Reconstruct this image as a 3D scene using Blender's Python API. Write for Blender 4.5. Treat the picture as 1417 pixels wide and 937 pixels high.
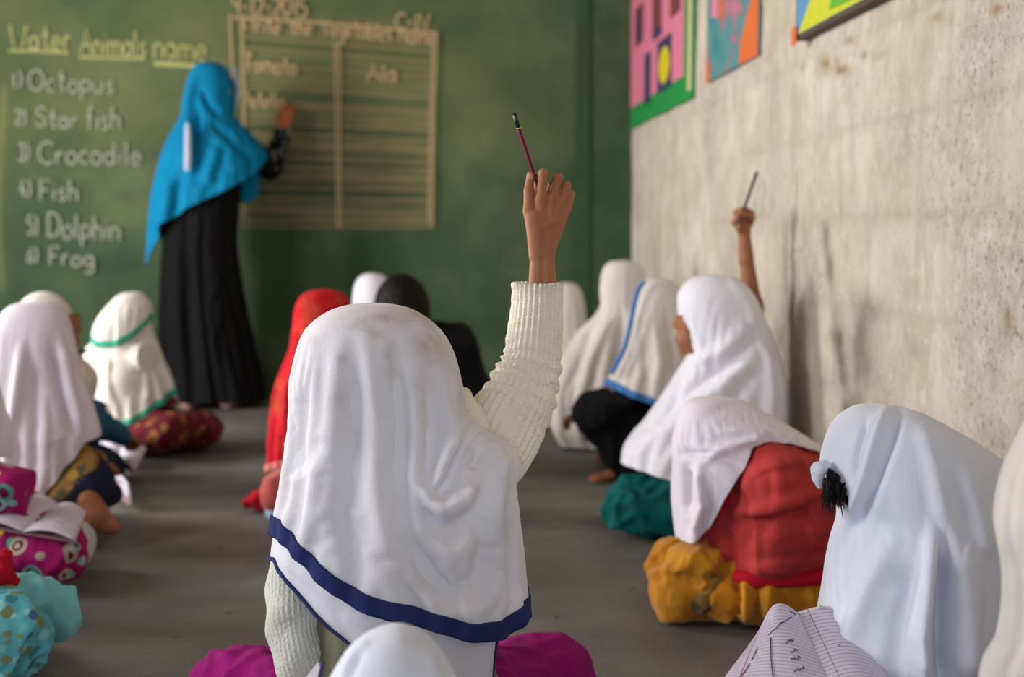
import bpy, bmesh, math, random
import numpy as np
from mathutils import Vector, Matrix

random.seed(7)
rng = np.random.default_rng(7)
SC = bpy.context.scene
COL = SC.collection
for o in list(bpy.data.objects):
    bpy.data.objects.remove(o)

# ------------------------------------------------------------------ camera
FPX = 1700.0                       # focal length for a 1417 pixel wide frame
CAM_H = 0.81
YAW = math.radians(3.63)           # turned a little to the right of the room's axis
PITCH = math.radians(5.03)         # looking slightly down
cam_d = bpy.data.cameras.new('camera')
cam = bpy.data.objects.new('camera', cam_d)
COL.objects.link(cam)
cam.location = (0, 0, CAM_H)
cam.rotation_euler = (math.pi / 2 - PITCH, 0, -YAW)
cam_d.sensor_width = 36.0
cam_d.lens = FPX / 1417.0 * 36.0
cam_d.clip_start = 0.05
cam_d.dof.use_dof = True
cam_d.dof.focus_distance = 1.72
cam_d.dof.aperture_fstop = 3.1
SC.camera = cam

# ------------------------------------------------------------------ view + sky
SC.view_settings.view_transform = 'Standard'
SC.view_settings.look = 'None'
SC.view_settings.gamma = 1.0
SC.view_settings.use_curve_mapping = False
SC.view_settings.exposure = -0.15
world = bpy.data.worlds.new('world')
SC.world = world
world.use_nodes = True
bg = world.node_tree.nodes['Background']
bg.inputs[0].default_value = (0.78, 0.87, 1.0, 1)
bg.inputs[1].default_value = 1.0

# room: board wall at y = BY, whitewashed wall at x = WX, windows in the wall at x = LX
BY, WX, LX, RY, TOP = 6.10, 0.985, -3.3, -2.6, 3.0


def window_light(name, loc, rot, sx, sy, power, col):
    d = bpy.data.lights.new(name, 'AREA')
    d.shape = 'RECTANGLE'
    d.size, d.size_y = sx, sy
    d.energy = power
    d.color = col
    o = bpy.data.objects.new(name, d)
    COL.objects.link(o)
    o.location = loc
    o.rotation_euler = rot
    return o


# daylight entering through the window, the side door and the wide doorway behind the camera
window_light('daylight_window', (LX - 0.02, 1.5, 1.65), (0, -math.pi / 2, 0), 1.5, 1.7, 108, (1.0, 0.98, 0.955))
window_light('daylight_side_door', (LX - 0.02, 4.0, 1.1), (0, -math.pi / 2, 0), 2.1, 0.7, 150, (1.0, 0.965, 0.92))
window_light('daylight_door', (-1.0, RY - 0.02, 1.25), (math.pi / 2, 0, 0), 2.6, 2.4, 46, (0.80, 0.89, 1.0))

# ------------------------------------------------------------------ helpers
RM = np.array(cam.rotation_euler.to_matrix())


def ray(px, py):
    v = np.array([(px - 708.5) / FPX, -(py - 468.5) / FPX, -1.0])
    return RM @ v


def P(px, py, Y):
    """The point at distance Y into the room that lies on this sight line."""
    d = ray(px, py)
    return np.array([0, 0, CAM_H]) + d * (Y / d[1])


def PX(px, py, X):
    d = ray(px, py)
    return np.array([0, 0, CAM_H]) + d * (X / d[0])


def PF(px, py, z=0.0):
    d = ray(px, py)
    return np.array([0, 0, CAM_H]) + d * ((z - CAM_H) / d[2])


def proj(v):
    q = (np.asarray(v) - np.array([0, 0, CAM_H])) @ RM
    return 708.5 + FPX * q[..., 0] / -q[..., 2], 468.5 - FPX * q[..., 1] / -q[..., 2]


def lin(c):
    return tuple(((x / 12.92) if x <= 0.04045 else ((x + 0.055) / 1.055) ** 2.4) for x in c)


def rgb(r, g, b):
    return lin((r / 255.0, g / 255.0, b / 255.0)) + (1.0,)


def empty(name, loc, label=None, cat=None, group=None):
    o = bpy.data.objects.new(name, None)
    o.empty_display_size = 0.1
    COL.objects.link(o)
    o.location = tuple(float(c) for c in loc)
    tag(o, label, cat, group)
    return o


def tag(o, label=None, cat=None, group=None, kind=None):
    if label: o['label'] = label
    if cat: o['category'] = cat
    if group: o['group'] = group
    if kind: o['kind'] = kind
    return o


def mesh(name, V, F, mat, parent=None, smooth=True, origin=None):
    """One mesh object from world-space vertices; a child keeps them relative to its (unrotated) parents."""
    off = np.zeros(3)
    p = parent
    while p is not None:
        off = off + np.array(p.location)
        p = p.parent
    if origin is not None:
        off = off + np.asarray(origin)
    V = np.asarray(V, dtype=float) - off
    me = bpy.data.meshes.new(name)
    me.from_pydata(V.tolist(), [], [list(map(int, f)) for f in F])
    me.validate()
    if smooth:
        me.polygons.foreach_set('use_smooth', [True] * len(me.polygons))
    if mat is not None:
        me.materials.append(mat)
    o = bpy.data.objects.new(name, me)
    COL.objects.link(o)
    if parent is not None:
        o.parent = parent
    if origin is not None:
        o.location = tuple(float(c) for c in origin)
    return o


def solid(o, t, off=-1.0):
    m = o.modifiers.new('thickness', 'SOLIDIFY')
    m.thickness = t
    m.offset = off
    return o


def box_vf(c, s):
    c, s = np.asarray(c, float), np.asarray(s, float) / 2
    V = np.array([[x, y, z] for x in (-1, 1) for y in (-1, 1) for z in (-1, 1)]) * s + c
    F = [(0, 1, 3, 2), (4, 6, 7, 5), (0, 4, 5, 1), (2, 3, 7, 6), (0, 2, 6, 4), (1, 5, 7, 3)]
    return V, F


def join_vf(parts):
    VV, FF, n = [], [], 0
    for V, F in parts:
        VV.append(np.asarray(V, float))
        FF += [[i + n for i in f] for f in F]
        n += len(V)
    return np.concatenate(VV), FF


# ---- noise
def _h(ix, iy, iz):
    h = (ix * 374761393 + iy * 668265263 + iz * 1440662683) & 0x7fffffff
    h = ((h ^ (h >> 13)) * 1274126177) & 0x7fffffff
    return ((h ^ (h >> 16)) & 0xffff) / 32767.5 - 1.0


def noise(p):
    p = np.asarray(p, float)
    i = np.floor(p).astype(np.int64)
    f = p - i
    u = f * f * f * (f * (f * 6 - 15) + 10)
    x, y, z = i[..., 0], i[..., 1], i[..., 2]
    ux, uy, uz = u[..., 0], u[..., 1], u[..., 2]
    r = 0
    for a in (0, 1):
        for b in (0, 1):
            for c in (0, 1):
                w = (ux if a else 1 - ux) * (uy if b else 1 - uy) * (uz if c else 1 - uz)
                r = r + w * _h(x + a, y + b, z + c)
    return r


def fbm(p, n=3):
    p = np.asarray(p, float)
    r, a = 0, 1.0
    for k in range(n):
        r = r + a * noise(p + 17.3 * k)
        p = p * 2.03
        a *= 0.5
    return r


# ---- implicit bodies: round cones and ellipsoids, smoothly joined, meshed by surface nets
def cone(a, b, r1, r2=None):
    return ('c', np.asarray(a, float), np.asarray(b, float), r1, r1 if r2 is None else r2)


def ell(c, r, R=None):
    return ('e', np.asarray(c, float), np.asarray(r, float), np.eye(3) if R is None else R, 0)


def prim_d(q, pr):
    if pr[0] == 'c':
        a, b, r1, r2 = pr[1:]
        ba = b - a
        L = max(float(ba @ ba), 1e-12)
        t = np.clip(((q - a) @ ba) / L, 0, 1)
        return np.linalg.norm(q - a - t[..., None] * ba, axis=-1) - (r1 + (r2 - r1) * t)
    c, r, R = pr[1:4]
    l = (q - c) @ R
    k0 = np.linalg.norm(l / r, axis=-1)
    k1 = np.linalg.norm(l / (r * r), axis=-1) + 1e-9
    return k0 * (k0 - 1) / k1


def prim_box(pr):
    if pr[0] == 'c':
        m = max(pr[3], pr[4])
        return np.minimum(pr[1], pr[2]) - m, np.maximum(pr[1], pr[2]) + m
    m = max(pr[2])
    return pr[1] - m, pr[1] + m


def smin(a, b, k):
    h = np.maximum(k - np.abs(a - b), 0) / k
    return np.minimum(a, b) - h * h * k * 0.25


def sdf_at(q, prims, k=0.02):
    d = np.full(q.shape[:-1], 9.0)
    for pr in prims:
        d = smin(d, prim_d(q, pr), k)
    return d


def nets(prims, h, k=0.02, cut=None):
    lo = np.min([prim_box(p)[0] for p in prims], axis=0) - 3 * h
    hi = np.max([prim_box(p)[1] for p in prims], axis=0) + 3 * h
    n = np.ceil((hi - lo) / h).astype(int) + 1
    S = np.full(n, 1.0)
    ax = [lo[i] + h * np.arange(n[i]) for i in range(3)]
    for pr in prims:
        a, b = prim_box(pr)
        m = k + 2.5 * h
        i0 = np.maximum(((a - m - lo) / h).astype(int), 0)
        i1 = np.minimum(((b + m - lo) / h).astype(int) + 2, n)
        sl = tuple(slice(i0[i], i1[i]) for i in range(3))
        G = np.stack(np.meshgrid(*[ax[i][sl[i]] for i in range(3)], indexing='ij'), -1)
        S[sl] = smin(S[sl], prim_d(G, pr), k)
    if cut is not None:
        G = np.stack(np.meshgrid(*ax, indexing='ij'), -1)
        S = np.maximum(S, cut(G))
    ins = S < 0
    c8 = np.zeros(n - 1, int)
    for a in (0, 1):
        for b in (0, 1):
            for c in (0, 1):
                c8 += ins[a:n[0] - 1 + a, b:n[1] - 1 + b, c:n[2] - 1 + c]
    act = (c8 > 0) & (c8 < 8)
    idx = np.full(n - 1, -1)
    cells = np.argwhere(act)
    idx[act] = np.arange(len(cells))
    acc = np.zeros((len(cells), 3))
    cnt = np.zeros(len(cells))
    cor = [np.array((a, b, c)) for a in (0, 1) for b in (0, 1) for c in (0, 1)]
    for A in cor:
        for B in cor:
            if (B - A).sum() == 1 and (B - A).min() == 0:
                Sa = S[tuple((cells + A).T)]
                Sb = S[tuple((cells + B).T)]
                m = (Sa < 0) != (Sb < 0)
                t = np.where(m, Sa / np.where(m, Sa - Sb, 1), 0)
                acc += m[:, None] * (A + t[:, None] * (B - A))
                cnt += m
    V = lo + h * (cells + acc / cnt[:, None])
    F = []
    for axx in range(3):
        u, v = [(1, 2), (2, 0), (0, 1)][axx]
        s0 = [slice(None)] * 3
        s1 = [slice(None)] * 3
        s0[axx], s1[axx] = slice(0, -1), slice(1, None)
        a, b = ins[tuple(s0)], ins[tuple(s1)]
        e = np.argwhere(a != b)
        e = e[(e[:, u] > 0) & (e[:, v] > 0) & (e[:, u] < n[u] - 1) & (e[:, v] < n[v] - 1)]
        flip = a[tuple(e.T)]
        du = np.zeros(3, int); du[u] = 1
        dv = np.zeros(3, int); dv[v] = 1
        q = np.stack([idx[tuple((e - du - dv).T)], idx[tuple((e - dv).T)], idx[tuple(e.T)], idx[tuple((e - du).T)]], 1)
        q[~flip] = q[~flip][:, ::-1]
        F.append(q)
    F = np.concatenate(F)
    F = F[(F >= 0).all(1)]
    return V, F


def vnormals(V, F):
    F = np.asarray(F)
    fn = np.cross(V[F[:, 2]] - V[F[:, 0]], V[F[:, 3 if F.shape[1] > 3 else 1]] - V[F[:, 1 if F.shape[1] > 3 else 0]])
    N = np.zeros_like(V)
    for i in range(F.shape[1]):
        np.add.at(N, F[:, i], fn)
    return N / (np.linalg.norm(N, axis=1, keepdims=True) + 1e-12)


def relax(V, F, it=2, w=0.5):
    F = np.asarray(F)
    for _ in range(it):
        A = np.zeros_like(V)
        c = np.zeros(len(V))
        for i in range(F.shape[1]):
            a, b = F[:, i], F[:, (i + 1) % F.shape[1]]
            np.add.at(A, a, V[b]); np.add.at(c, a, 1)
            np.add.at(A, b, V[a]); np.add.at(c, b, 1)
        V = V * (1 - w) + w * A / np.maximum(c, 1)[:, None]
    return V


def wrinkle(V, F, amp, fr=9.0, seed=0.0, stretch=(1, 1, 0.55)):
    """Cloth creases: ridged, warped noise pushed along the normals."""
    N = vnormals(V, F)
    q = V * fr * np.array(stretch) + seed
    w = np.stack([noise(q * 0.6 + 3.1), noise(q * 0.6 + 9.7), noise(q * 0.6 + 21.4)], -1)
    r = (1 - np.abs(noise(q + 1.2 * w))) ** 3 - .42
    r2 = (1 - np.abs(noise(q * 2.0 - 1.4 * w + 5.5))) ** 3 - .42
    r3 = (1 - np.abs(noise(q * 3.7 + 1.6 * w + 11.5))) ** 3 - .42
    return V + N * (amp * (1.3 * r + 0.9 * r2 + .45 * r3))[:, None]


# ---- draped cloth
def pchip(x, y, xq):
    x, y = np.asarray(x, float), np.asarray(y, float)
    h = np.diff(x)
    d = np.diff(y) / h
    m = np.zeros(len(x))
    for i in range(1, len(x) - 1):
        if d[i - 1] * d[i] > 0:
            w1, w2 = 2 * h[i] + h[i - 1], h[i] + 2 * h[i - 1]
            m[i] = (w1 + w2) / (w1 / d[i - 1] + w2 / d[i])
    m[0], m[-1] = d[0], d[-1]
    k = np.clip(np.searchsorted(x, xq) - 1, 0, len(h) - 1)
    t = (xq - x[k]) / h[k]
    return ((2 * t**3 - 3 * t**2 + 1) * y[k] + (t**3 - 2 * t**2 + t) * h[k] * m[k]
            + (-2 * t**3 + 3 * t**2) * y[k + 1] + (t**3 - t**2) * h[k] * m[k + 1])


def poly_dist(x, y, pts):
    best = np.full(np.shape(x), 1e9)
    along = np.zeros(np.shape(x))
    L = np.cumsum([0] + [math.dist(pts[i], pts[i + 1]) for i in range(len(pts) - 1)])
    for i in range(len(pts) - 1):
        a, b = np.array(pts[i], float), np.array(pts[i + 1], float)
        ba = b - a
        t = np.clip(((x - a[0]) * ba[0] + (y - a[1]) * ba[1]) / (ba @ ba), 0, 1)
        d = np.hypot(x - a[0] - t * ba[0], y - a[1] - t * ba[1])
        m = d < best
        best = np.where(m, d, best)
        along = np.where(m, (L[i] + t * (L[i + 1] - L[i])) / L[-1], along)
    return best, along


SHELLS = {}


def settle(V, N0, it=70, exh=.06, exv=.03, inner=.006, outer=.014, grav=.00003, stride=4, tmax=.010):
    """Let slightly too much cloth hang and buckle: edge lengths a little longer than the smooth shape, stiffness
    against sharp bends, gravity, and the body's form inside."""
    V0 = V.copy()
    nr, nc = V.shape[:2]
    rampr = np.clip((np.arange(nr) / nr - .10) / .35, 0, 1)[:, None]
    ln = lambda d: np.sqrt((d * d).sum(-1)) + 1e-9
    rh = ln(np.roll(V, -1, 1) - V) * (1 + exh * rampr)
    rv = ln(V[1:] - V[:-1]) * (1 + exv * rampr[1:])
    rs1 = ln(np.roll(V, -1, 1)[1:] - V[:-1]) * (1 + .5 * (exh + exv) * rampr[1:])
    rs2 = ln(np.roll(V, 1, 1)[1:] - V[:-1]) * (1 + .5 * (exh + exv) * rampr[1:])
    rb = ln(np.roll(V, -stride, 1) - V) * (1 + exh * .8 * rampr)
    rbv = ln(V[stride:] - V[:-stride]) * (1 + exv * .8 * rampr[stride:])
    vel = np.zeros_like(V)
    mob = np.clip(rampr * 1.5, 0, 1)[..., None]
    g = np.array([0, 0, -grav])
    for k in range(it):
        Vp = V.copy()
        V = V + (vel * .9 + g) * mob
        for _ in range(2):
            for p in (0, 1):
                A = V[:, p::2]; B = V[:, 1::2] if p == 0 else np.roll(V[:, 0::2], -1, 1)
                d = B - A; L = ln(d); c = (.5 * (L - rh[:, p::2]) / L)[..., None] * d
                V[:, p::2] += c
                if p == 0: V[:, 1::2] -= c
                else: V[:, 0::2] -= np.roll(c, 1, 1)
            for p in (0, 1):
                n = (nr - p) // 2
                A = V[p:p + 2 * n:2]; B = V[p + 1:p + 2 * n:2]
                A = A[:len(B)]
                d = B - A; L = ln(d); c = (.5 * (L - rv[p:p + 2 * n:2][:len(B)]) / L)[..., None] * d
                V[p:p + 2 * len(B):2] += c
                V[p + 1:p + 1 + 2 * len(B):2] -= c
            d = np.roll(V, -1, 1)[1:] - V[:-1]; L = ln(d); c = (.22 * (L - rs1) / L)[..., None] * d
            V[:-1] += c; V[1:] -= np.roll(c, 1, 1)
            d = np.roll(V, 1, 1)[1:] - V[:-1]; L = ln(d); c = (.22 * (L - rs2) / L)[..., None] * d
            V[:-1] += c; V[1:] -= np.roll(c, -1, 1)
        d = np.roll(V, -stride, 1) - V; L = ln(d); c = (.2 * np.minimum(L - rb, .0) / L)[..., None] * d
        V = V + c - np.roll(c, stride, 1)
        d = V[stride:] - V[:-stride]; L = ln(d); c = (.2 * np.minimum(L - rbv, .0) / L)[..., None] * d
        V[:-stride] += c; V[stride:] -= c
        h = ((V - V0) * N0).sum(-1)
        hc = np.clip(h, -inner, outer)
        T = V - V0 - N0 * h[..., None]
        tl = ln(T)
        V = V0 + N0 * hc[..., None] + T * np.minimum(1, tmax / tl)[..., None]
        V = Vp + (V - Vp) * mob
        vel = V - Vp
    return V


def press_folds(V, N, ridges):
    """Raise (or press in) folds along drawn lines on the side of the cloth that faces the room."""
    qx, qy = proj(V)
    face = np.clip(-N[..., 1] * 3 + 0.4, 0, 1)
    tot = 0
    for rg in ridges:
        d, al = poly_dist(qx, qy, rg[0])
        tap = np.clip(np.minimum(al, 1 - al) * 5 + (0.25 if len(rg) < 4 else rg[3]), 0, 1)
        tot = tot + rg[2] * np.exp(-(d / rg[1]) ** 2) * tap
    return V + N * (tot * face)[..., None]


def P3z(rows, Y):
    return np.array([P(600, r, Y)[2] for r in rows])


def P3x(px, rows, Y):
    return np.array([P(a, r, Y)[0] for a, r in zip(px, rows)])


def tuck(root, skip=None, names=('body', 'tunic', 'trousers', 'dress', 'jacket', 'hair', 'eye', 'iris'), margin=.022):
    """Keep what is worn beneath a scarf inside it, down to the scarf's hem."""
    for o in root.children:
        if o.name.split('.')[0] not in names: continue
        n = len(o.data.vertices)
        co = np.zeros(n * 3); o.data.vertices.foreach_get('co', co)
        V = co.reshape(-1, 3) + np.array(root.location)
        for S in SHELLS.get(root.name, []):
            zz = S['z'][::-1]
            g = lambda q: np.interp(V[:, 2], zz, q[::-1])
            cx, hw, f, b, yc = g(S['cx']), g(S['hw']), g(S['f']), g(S['b']), g(S['yc'])
            mg = margin + .8 * S['amp']
            dy = V[:, 1] - yc
            d = np.where(dy < 0, f, b)
            a1, a2 = np.maximum(hw - mg, .004), np.maximum(d - mg, .004)
            nx, ny = (V[:, 0] - cx) / a1, dy / a2
            rho = np.hypot(nx, ny)
            th = np.arctan2(ny, nx)
            zh = np.interp(th, S['th'], S['zh'], period=2 * math.pi)
            w = np.clip((V[:, 2] - (zh - .03)) / .03, 0, 1)
            k = np.where(rho > 1, 1 / np.maximum(rho, 1e-6), 1)
            k = 1 + (k - 1) * w
            keep = np.zeros(n, bool)
            if S['hole'] is not None:
                keep |= S['hole'](np.degrees(th), 0 * th, V)
            if skip is not None:
                keep |= skip(V)
            k = np.where(keep, 1, k)
            V[:, 0] = cx + (V[:, 0] - cx) * k
            V[:, 1] = yc + dy * k
            top = S['z'][0] - .012
            V[:, 2] = np.where(keep, V[:, 2], np.minimum(V[:, 2], top))
        o.data.vertices.foreach_set('co', (V - np.array(root.location)).ravel())
        o.data.update()


def drape(name, root, mat, Y0, keys, hem, dr=0.85, folds=(0.012, 9, 0.0, 0.0), col=None, ridges=(), hole=None,
          bands=(), nth=220, nv=110, thick=0.003, e=2.0, fine=0.0028, grow=0.006, close=True, theta0=-180, theta1=180, smooth_it=1, front=None, back=None, yc=None, lift=0.0, sett=dict(it=45, exh=.045, exv=.012, inner=.008, outer=.014)):
    """Cloth hung over head and shoulders. keys: (row, left, right) outline rows seen in the plane y = Y0, crown first;
    hem: (angle, row) pairs, angle 0 = +x, -90 = towards the camera. front/back/yc: depth per key in metres."""
    K = np.array([k[:3] for k in keys], float)
    n = len(K)
    ti = np.arange(n, dtype=float)
    hwk = (K[:, 2] - K[:, 1]) / 2 / FPX * Y0
    fr = np.asarray(front, float) if front is not None else dr * hwk
    bk = np.asarray(back, float) if back is not None else dr * hwk
    ycs = np.asarray(yc, float) if yc is not None else np.zeros(n)
    T = np.linspace(0, n - 1, 600)
    rows = pchip(ti, K[:, 0], T)
    Ls, Rs = pchip(ti, K[:, 1], T), pchip(ti, K[:, 2], T)
    frT, bkT, ycT = pchip(ti, fr, T), pchip(ti, bk, T), pchip(ti, ycs, T)
    arc = np.concatenate([[0], np.cumsum(np.hypot(np.diff(rows), np.diff((Rs - Ls) / 2)))])
    th = np.radians(np.linspace(theta0, theta1, nth + 1))
    if close:
        th = th[:-1]
    hx = np.array([h[0] for h in hem], float)
    hy = np.array([h[1] for h in hem], float)
    o = np.argsort(hx); hx, hy = hx[o], hy[o]
    hx = np.concatenate([hx - 360, hx, hx + 360]); hy = np.tile(hy, 3)
    hrow = pchip(hx, hy, np.degrees(th))
    s = np.sin(th)
    dep = np.where(s < 0, s * frT[-1], s * bkT[-1]) + ycT[-1]
    hor = 319.0
    hrow = hor + (hrow - hor) * (Y0 + dep) / Y0
    tarc = np.interp(np.clip(hrow, rows[1], rows[-1]), rows, arc)
    v = np.linspace(0, 1, nv)
    A = v[:, None] * tarc[None, :]
    g = lambda q: np.interp(A, arc, q)
    r_, l_, rr_, f_, b_, y_ = g(rows), g(Ls), g(Rs), g(frT), g(bkT), g(ycT)
    c, s = np.cos(th)[None, :], np.sin(th)[None, :]
    ce = np.sign(c) * np.abs(c) ** (2 / e)
    se = np.sign(s) * np.abs(s) ** (2 / e)
    px = (l_ + rr_) / 2 + ce * (rr_ - l_) / 2
    # plane y = Y0 position of each outline pixel
    D = np.stack([(px - 708.5) / FPX, -(r_ - 468.5) / FPX, -np.ones_like(px)], -1) @ RM.T
    Wp = np.array([0, 0, CAM_H]) + D * (Y0 / D[..., 1])[..., None]
    Wp[..., 1] = Y0 + y_ + np.where(se < 0, se * f_, se * b_)
    V = Wp
    zt = V[0, 0, 2]
    amp, nf, seed, tw = folds
    if amp:
        drop = np.clip((zt - V[..., 2]) / max(zt - V[..., 2].min(), 1e-3), 0, 1)
        ramp = np.clip((drop - 0.12) / 0.6, 0, 1) ** 1.2
        thw = th[None, :] + tw * drop
        q = np.stack([np.cos(thw) * nf * 0.32 + seed, np.sin(thw) * nf * 0.32 - seed, drop * 1.6 + seed], -1)
        f = noise(q) + 0.5 * noise(q * 2.1 + 4)
        f2 = np.sin(thw * nf * 0.5 + 3 * noise(q * 0.7 + 2))
        d = amp * ramp * (0.75 * f + 0.35 * f2)
        out = np.stack([ce * np.ones_like(r_), se * np.ones_like(r_), np.zeros_like(r_)], -1)
        out /= np.linalg.norm(out, axis=-1, keepdims=True) + 1e-9
        V = V + out * d[..., None]
    SHELLS.setdefault(root.name, []).append(dict(z=P3z(rows, Y0), cx=P3x((Ls + Rs) / 2, rows, Y0), hw=(Rs - Ls) / 2 / FPX * Y0, f=frT, b=bkT, yc=Y0 + ycT, th=th, zh=V[-1, :, 2].copy(), hole=hole, amp=amp))
    nvr, nc = V.shape[:2]

    def gnorm(V):
        if close:
            du = np.roll(V, -1, 1) - np.roll(V, 1, 1)
        else:
            du = np.gradient(V, axis=1)
        dv = np.gradient(V, axis=0)
        N = np.cross(du, dv)
        N = N / (np.linalg.norm(N, axis=-1, keepdims=True) + 1e-9)
        ctr = V.mean(1, keepdims=True)
        if ((V - ctr) * N).sum() < 0:
            N = -N
        return N
    if ridges:
        V = press_folds(V, gnorm(V), ridges)
    if fine:
        q = V * np.array([15, 15, 5.0]) + seed
        wq = np.stack([noise(q * .7 + 3.1), noise(q * .7 + 9.7), noise(q * .7 + 21.4)], -1)
        cr = 0.65 * (1 - 2 * np.abs(noise(q + 1.1 * wq))) + 0.35 * (1 - 2 * np.abs(noise(q * 2.3 + wq + 5)))
        dp = np.clip((zt - V[..., 2]) / .22, 0.25, 1)
        V = V + gnorm(V) * (fine * dp * cr)[..., None]
    if sett:
        V = settle(V, gnorm(V), **sett)
    if col is not None:
        for _ in range(3):
            d = sdf_at(V, col)
            eps = 0.004
            G = np.stack([sdf_at(V + np.eye(3)[i] * eps, col) - d for i in range(3)], -1)
            G /= np.linalg.norm(G, axis=-1, keepdims=True) + 1e-9
            V = V + G * np.maximum(grow - d, 0)[..., None]
    for _ in range(smooth_it):
        if close:
            S = (np.roll(V, 1, 1) + np.roll(V, -1, 1)) / 2
            V = V * 0.6 + S * 0.4
        W = V.copy()
        W[1:-1] = V[1:-1] * 0.6 + (V[:-2] + V[2:]) * 0.2
        V = W
    if lift:
        V[..., 2] = np.maximum(V[..., 2], lift)
    V[..., 2] = np.maximum(V[..., 2], 0.006)
    idx = np.arange(nvr * nc).reshape(nvr, nc)
    F = []
    ncol = nc if close else nc - 1
    hm = hole(th[None, :] * 180 / math.pi + 0 * r_, r_, V) if hole is not None else np.zeros((nvr, nc), bool)
    for i in range(nvr - 1):
        for j in range(ncol):
            k = (j + 1) % nc
            if hm[i, j] and hm[i + 1, j] and hm[i, k] and hm[i + 1, k]:
                continue
            F.append((idx[i, j], idx[i + 1, j], idx[i + 1, k], idx[i, k]))
    ob = mesh(name, V.reshape(-1, 3), F, mat, root)
    if thick:
        solid(ob, thick)
    N = gnorm(V)
    for bd in bands:
        w0, w1, bm, bname = bd[:4]
        t0, t1 = bd[4:6] if len(bd) > 4 else (-361, 361)
        seg = np.linalg.norm(np.diff(V, axis=0), axis=-1)
        cum = np.concatenate([np.zeros((1, nc)), np.cumsum(seg, 0)])
        tot = cum[-1]
        bv = []
        ds = np.linspace(w1, w0, 7)
        for dd in ds:
            row = np.zeros((nc, 3))
            for ax_ in range(3):
                row[:, ax_] = [np.interp(tot[j] - dd, cum[:, j], V[:, j, ax_]) for j in range(nc)]
            nn = np.stack([np.array([np.interp(tot[j] - dd, cum[:, j], N[:, j, ax_]) for j in range(nc)]) for ax_ in range(3)], -1)
            bv.append(row + nn * 0.0022)
        bv = np.array(bv)
        ii = np.arange(7 * nc).reshape(7, nc)
        deg = np.degrees(th)
        BF = []
        for i in range(6):
            for j in range(ncol):
                if t0 <= deg[j] <= t1:
                    k = (j + 1) % nc
                    BF.append((ii[i, j], ii[i + 1, j], ii[i + 1, k], ii[i, k]))
        b = mesh(bname, bv.reshape(-1, 3), BF, bm, ob)
        solid(b, 0.0036, 0.0)
    return ob, V, th


def tube(path, rad, nseg=40, n=60, cap=True, squash=None, disp=None, close_round=True):
    """Tube along a smooth path; disp(u angle array, s array) adds to the radius."""
    path = np.asarray(path, float)
    t = np.arange(len(path), dtype=float)
    T = np.linspace(0, len(path) - 1, n)
    C = np.stack([catmull(t, path[:, i], T) for i in range(3)], -1)
    R = pchip(t, np.asarray(rad, float), T)
    tan = np.gradient(C, axis=0)
    tan /= np.linalg.norm(tan, axis=1, keepdims=True) + 1e-12
    up = np.array([0.3, -1.0, 0.2])
    A = np.zeros_like(C); B = np.zeros_like(C)
    u = up - tan[0] * (up @ tan[0]); u /= np.linalg.norm(u)
    for i in range(n):
        u = u - tan[i] * (u @ tan[i]); u /= np.linalg.norm(u)
        A[i] = u; B[i] = np.cross(tan[i], u)
    a = np.linspace(0, 2 * math.pi, nseg, endpoint=False)
    rr = R[:, None] * np.ones((1, nseg))
    if disp is not None:
        rr = rr + disp(a[None, :] + 0 * rr, np.linspace(0, 1, n)[:, None] + 0 * rr)
    V = C[:, None] + rr[..., None] * (np.cos(a)[None, :, None] * A[:, None] + np.sin(a)[None, :, None] * B[:, None])
    idx = np.arange(n * nseg).reshape(n, nseg)
    F = [(idx[i, j], idx[i, (j + 1) % nseg], idx[i + 1, (j + 1) % nseg], idx[i + 1, j]) for i in range(n - 1) for j in range(nseg)]
    V = V.reshape(-1, 3)
    if cap:
        F.append(list(idx[0][::-1])); F.append(list(idx[-1]))
    return V, F


def catmull(t, y, T):
    y = np.asarray(y, float)
    k = np.clip(np.floor(T).astype(int), 0, len(y) - 2)
    f = T - k
    g = lambda i: y[np.clip(i, 0, len(y) - 1)]
    p0, p1, p2, p3 = g(k - 1), g(k), g(k + 1), g(k + 2)
    return 0.5 * (2 * p1 + (p2 - p0) * f + (2 * p0 - 5 * p1 + 4 * p2 - p3) * f**2 + (3 * p1 - p0 - 3 * p2 + p3) * f**3)


# ------------------------------------------------------------------ materials
MATS = {}


def nt(name):
    m = bpy.data.materials.new(name)
    m.use_nodes = True
    t = m.node_tree
    b = t.nodes['Principled BSDF']
    return m, t, b


def N_(t, kind, **kw):
    n = t.nodes.new(kind)
    for k, v in kw.items():
        if k.startswith('i_'):
            n.inputs[k[2:].replace('_', ' ')].default_value = v
        else:
            setattr(n, k, v)
    return n


def ramp_(t, fac, stops):
    r = t.nodes.new('ShaderNodeValToRGB')
    e = r.color_ramp.elements
    while len(e) < len(stops):
        e.new(0.5)
    for x, (p, c) in zip(e, stops):
        x.position = p
        x.color = c
    t.links.new(fac, r.inputs[0])
    return r.outputs[0]


def mix_(t, fac, a, b, mode='MIX'):
    m = t.nodes.new('ShaderNodeMix')
    m.data_type = 'RGBA'
    m.blend_type = mode
    for sock, val in ((m.inputs[0], fac), (m.inputs[6], a), (m.inputs[7], b)):
        if hasattr(val, 'links') or hasattr(val, 'is_linked'):
            t.links.new(val, sock)
        else:
            sock.default_value = val
    return m.outputs[2]


def noise_(t, vec, scale, detail=4.0, rough=0.6, out=0):
    n = t.nodes.new('ShaderNodeTexNoise')
    n.inputs['Scale'].default_value = scale
    n.inputs['Detail'].default_value = detail
    n.inputs['Roughness'].default_value = rough
    if vec is not None:
        t.links.new(vec, n.inputs['Vector'])
    return n.outputs[out]


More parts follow.
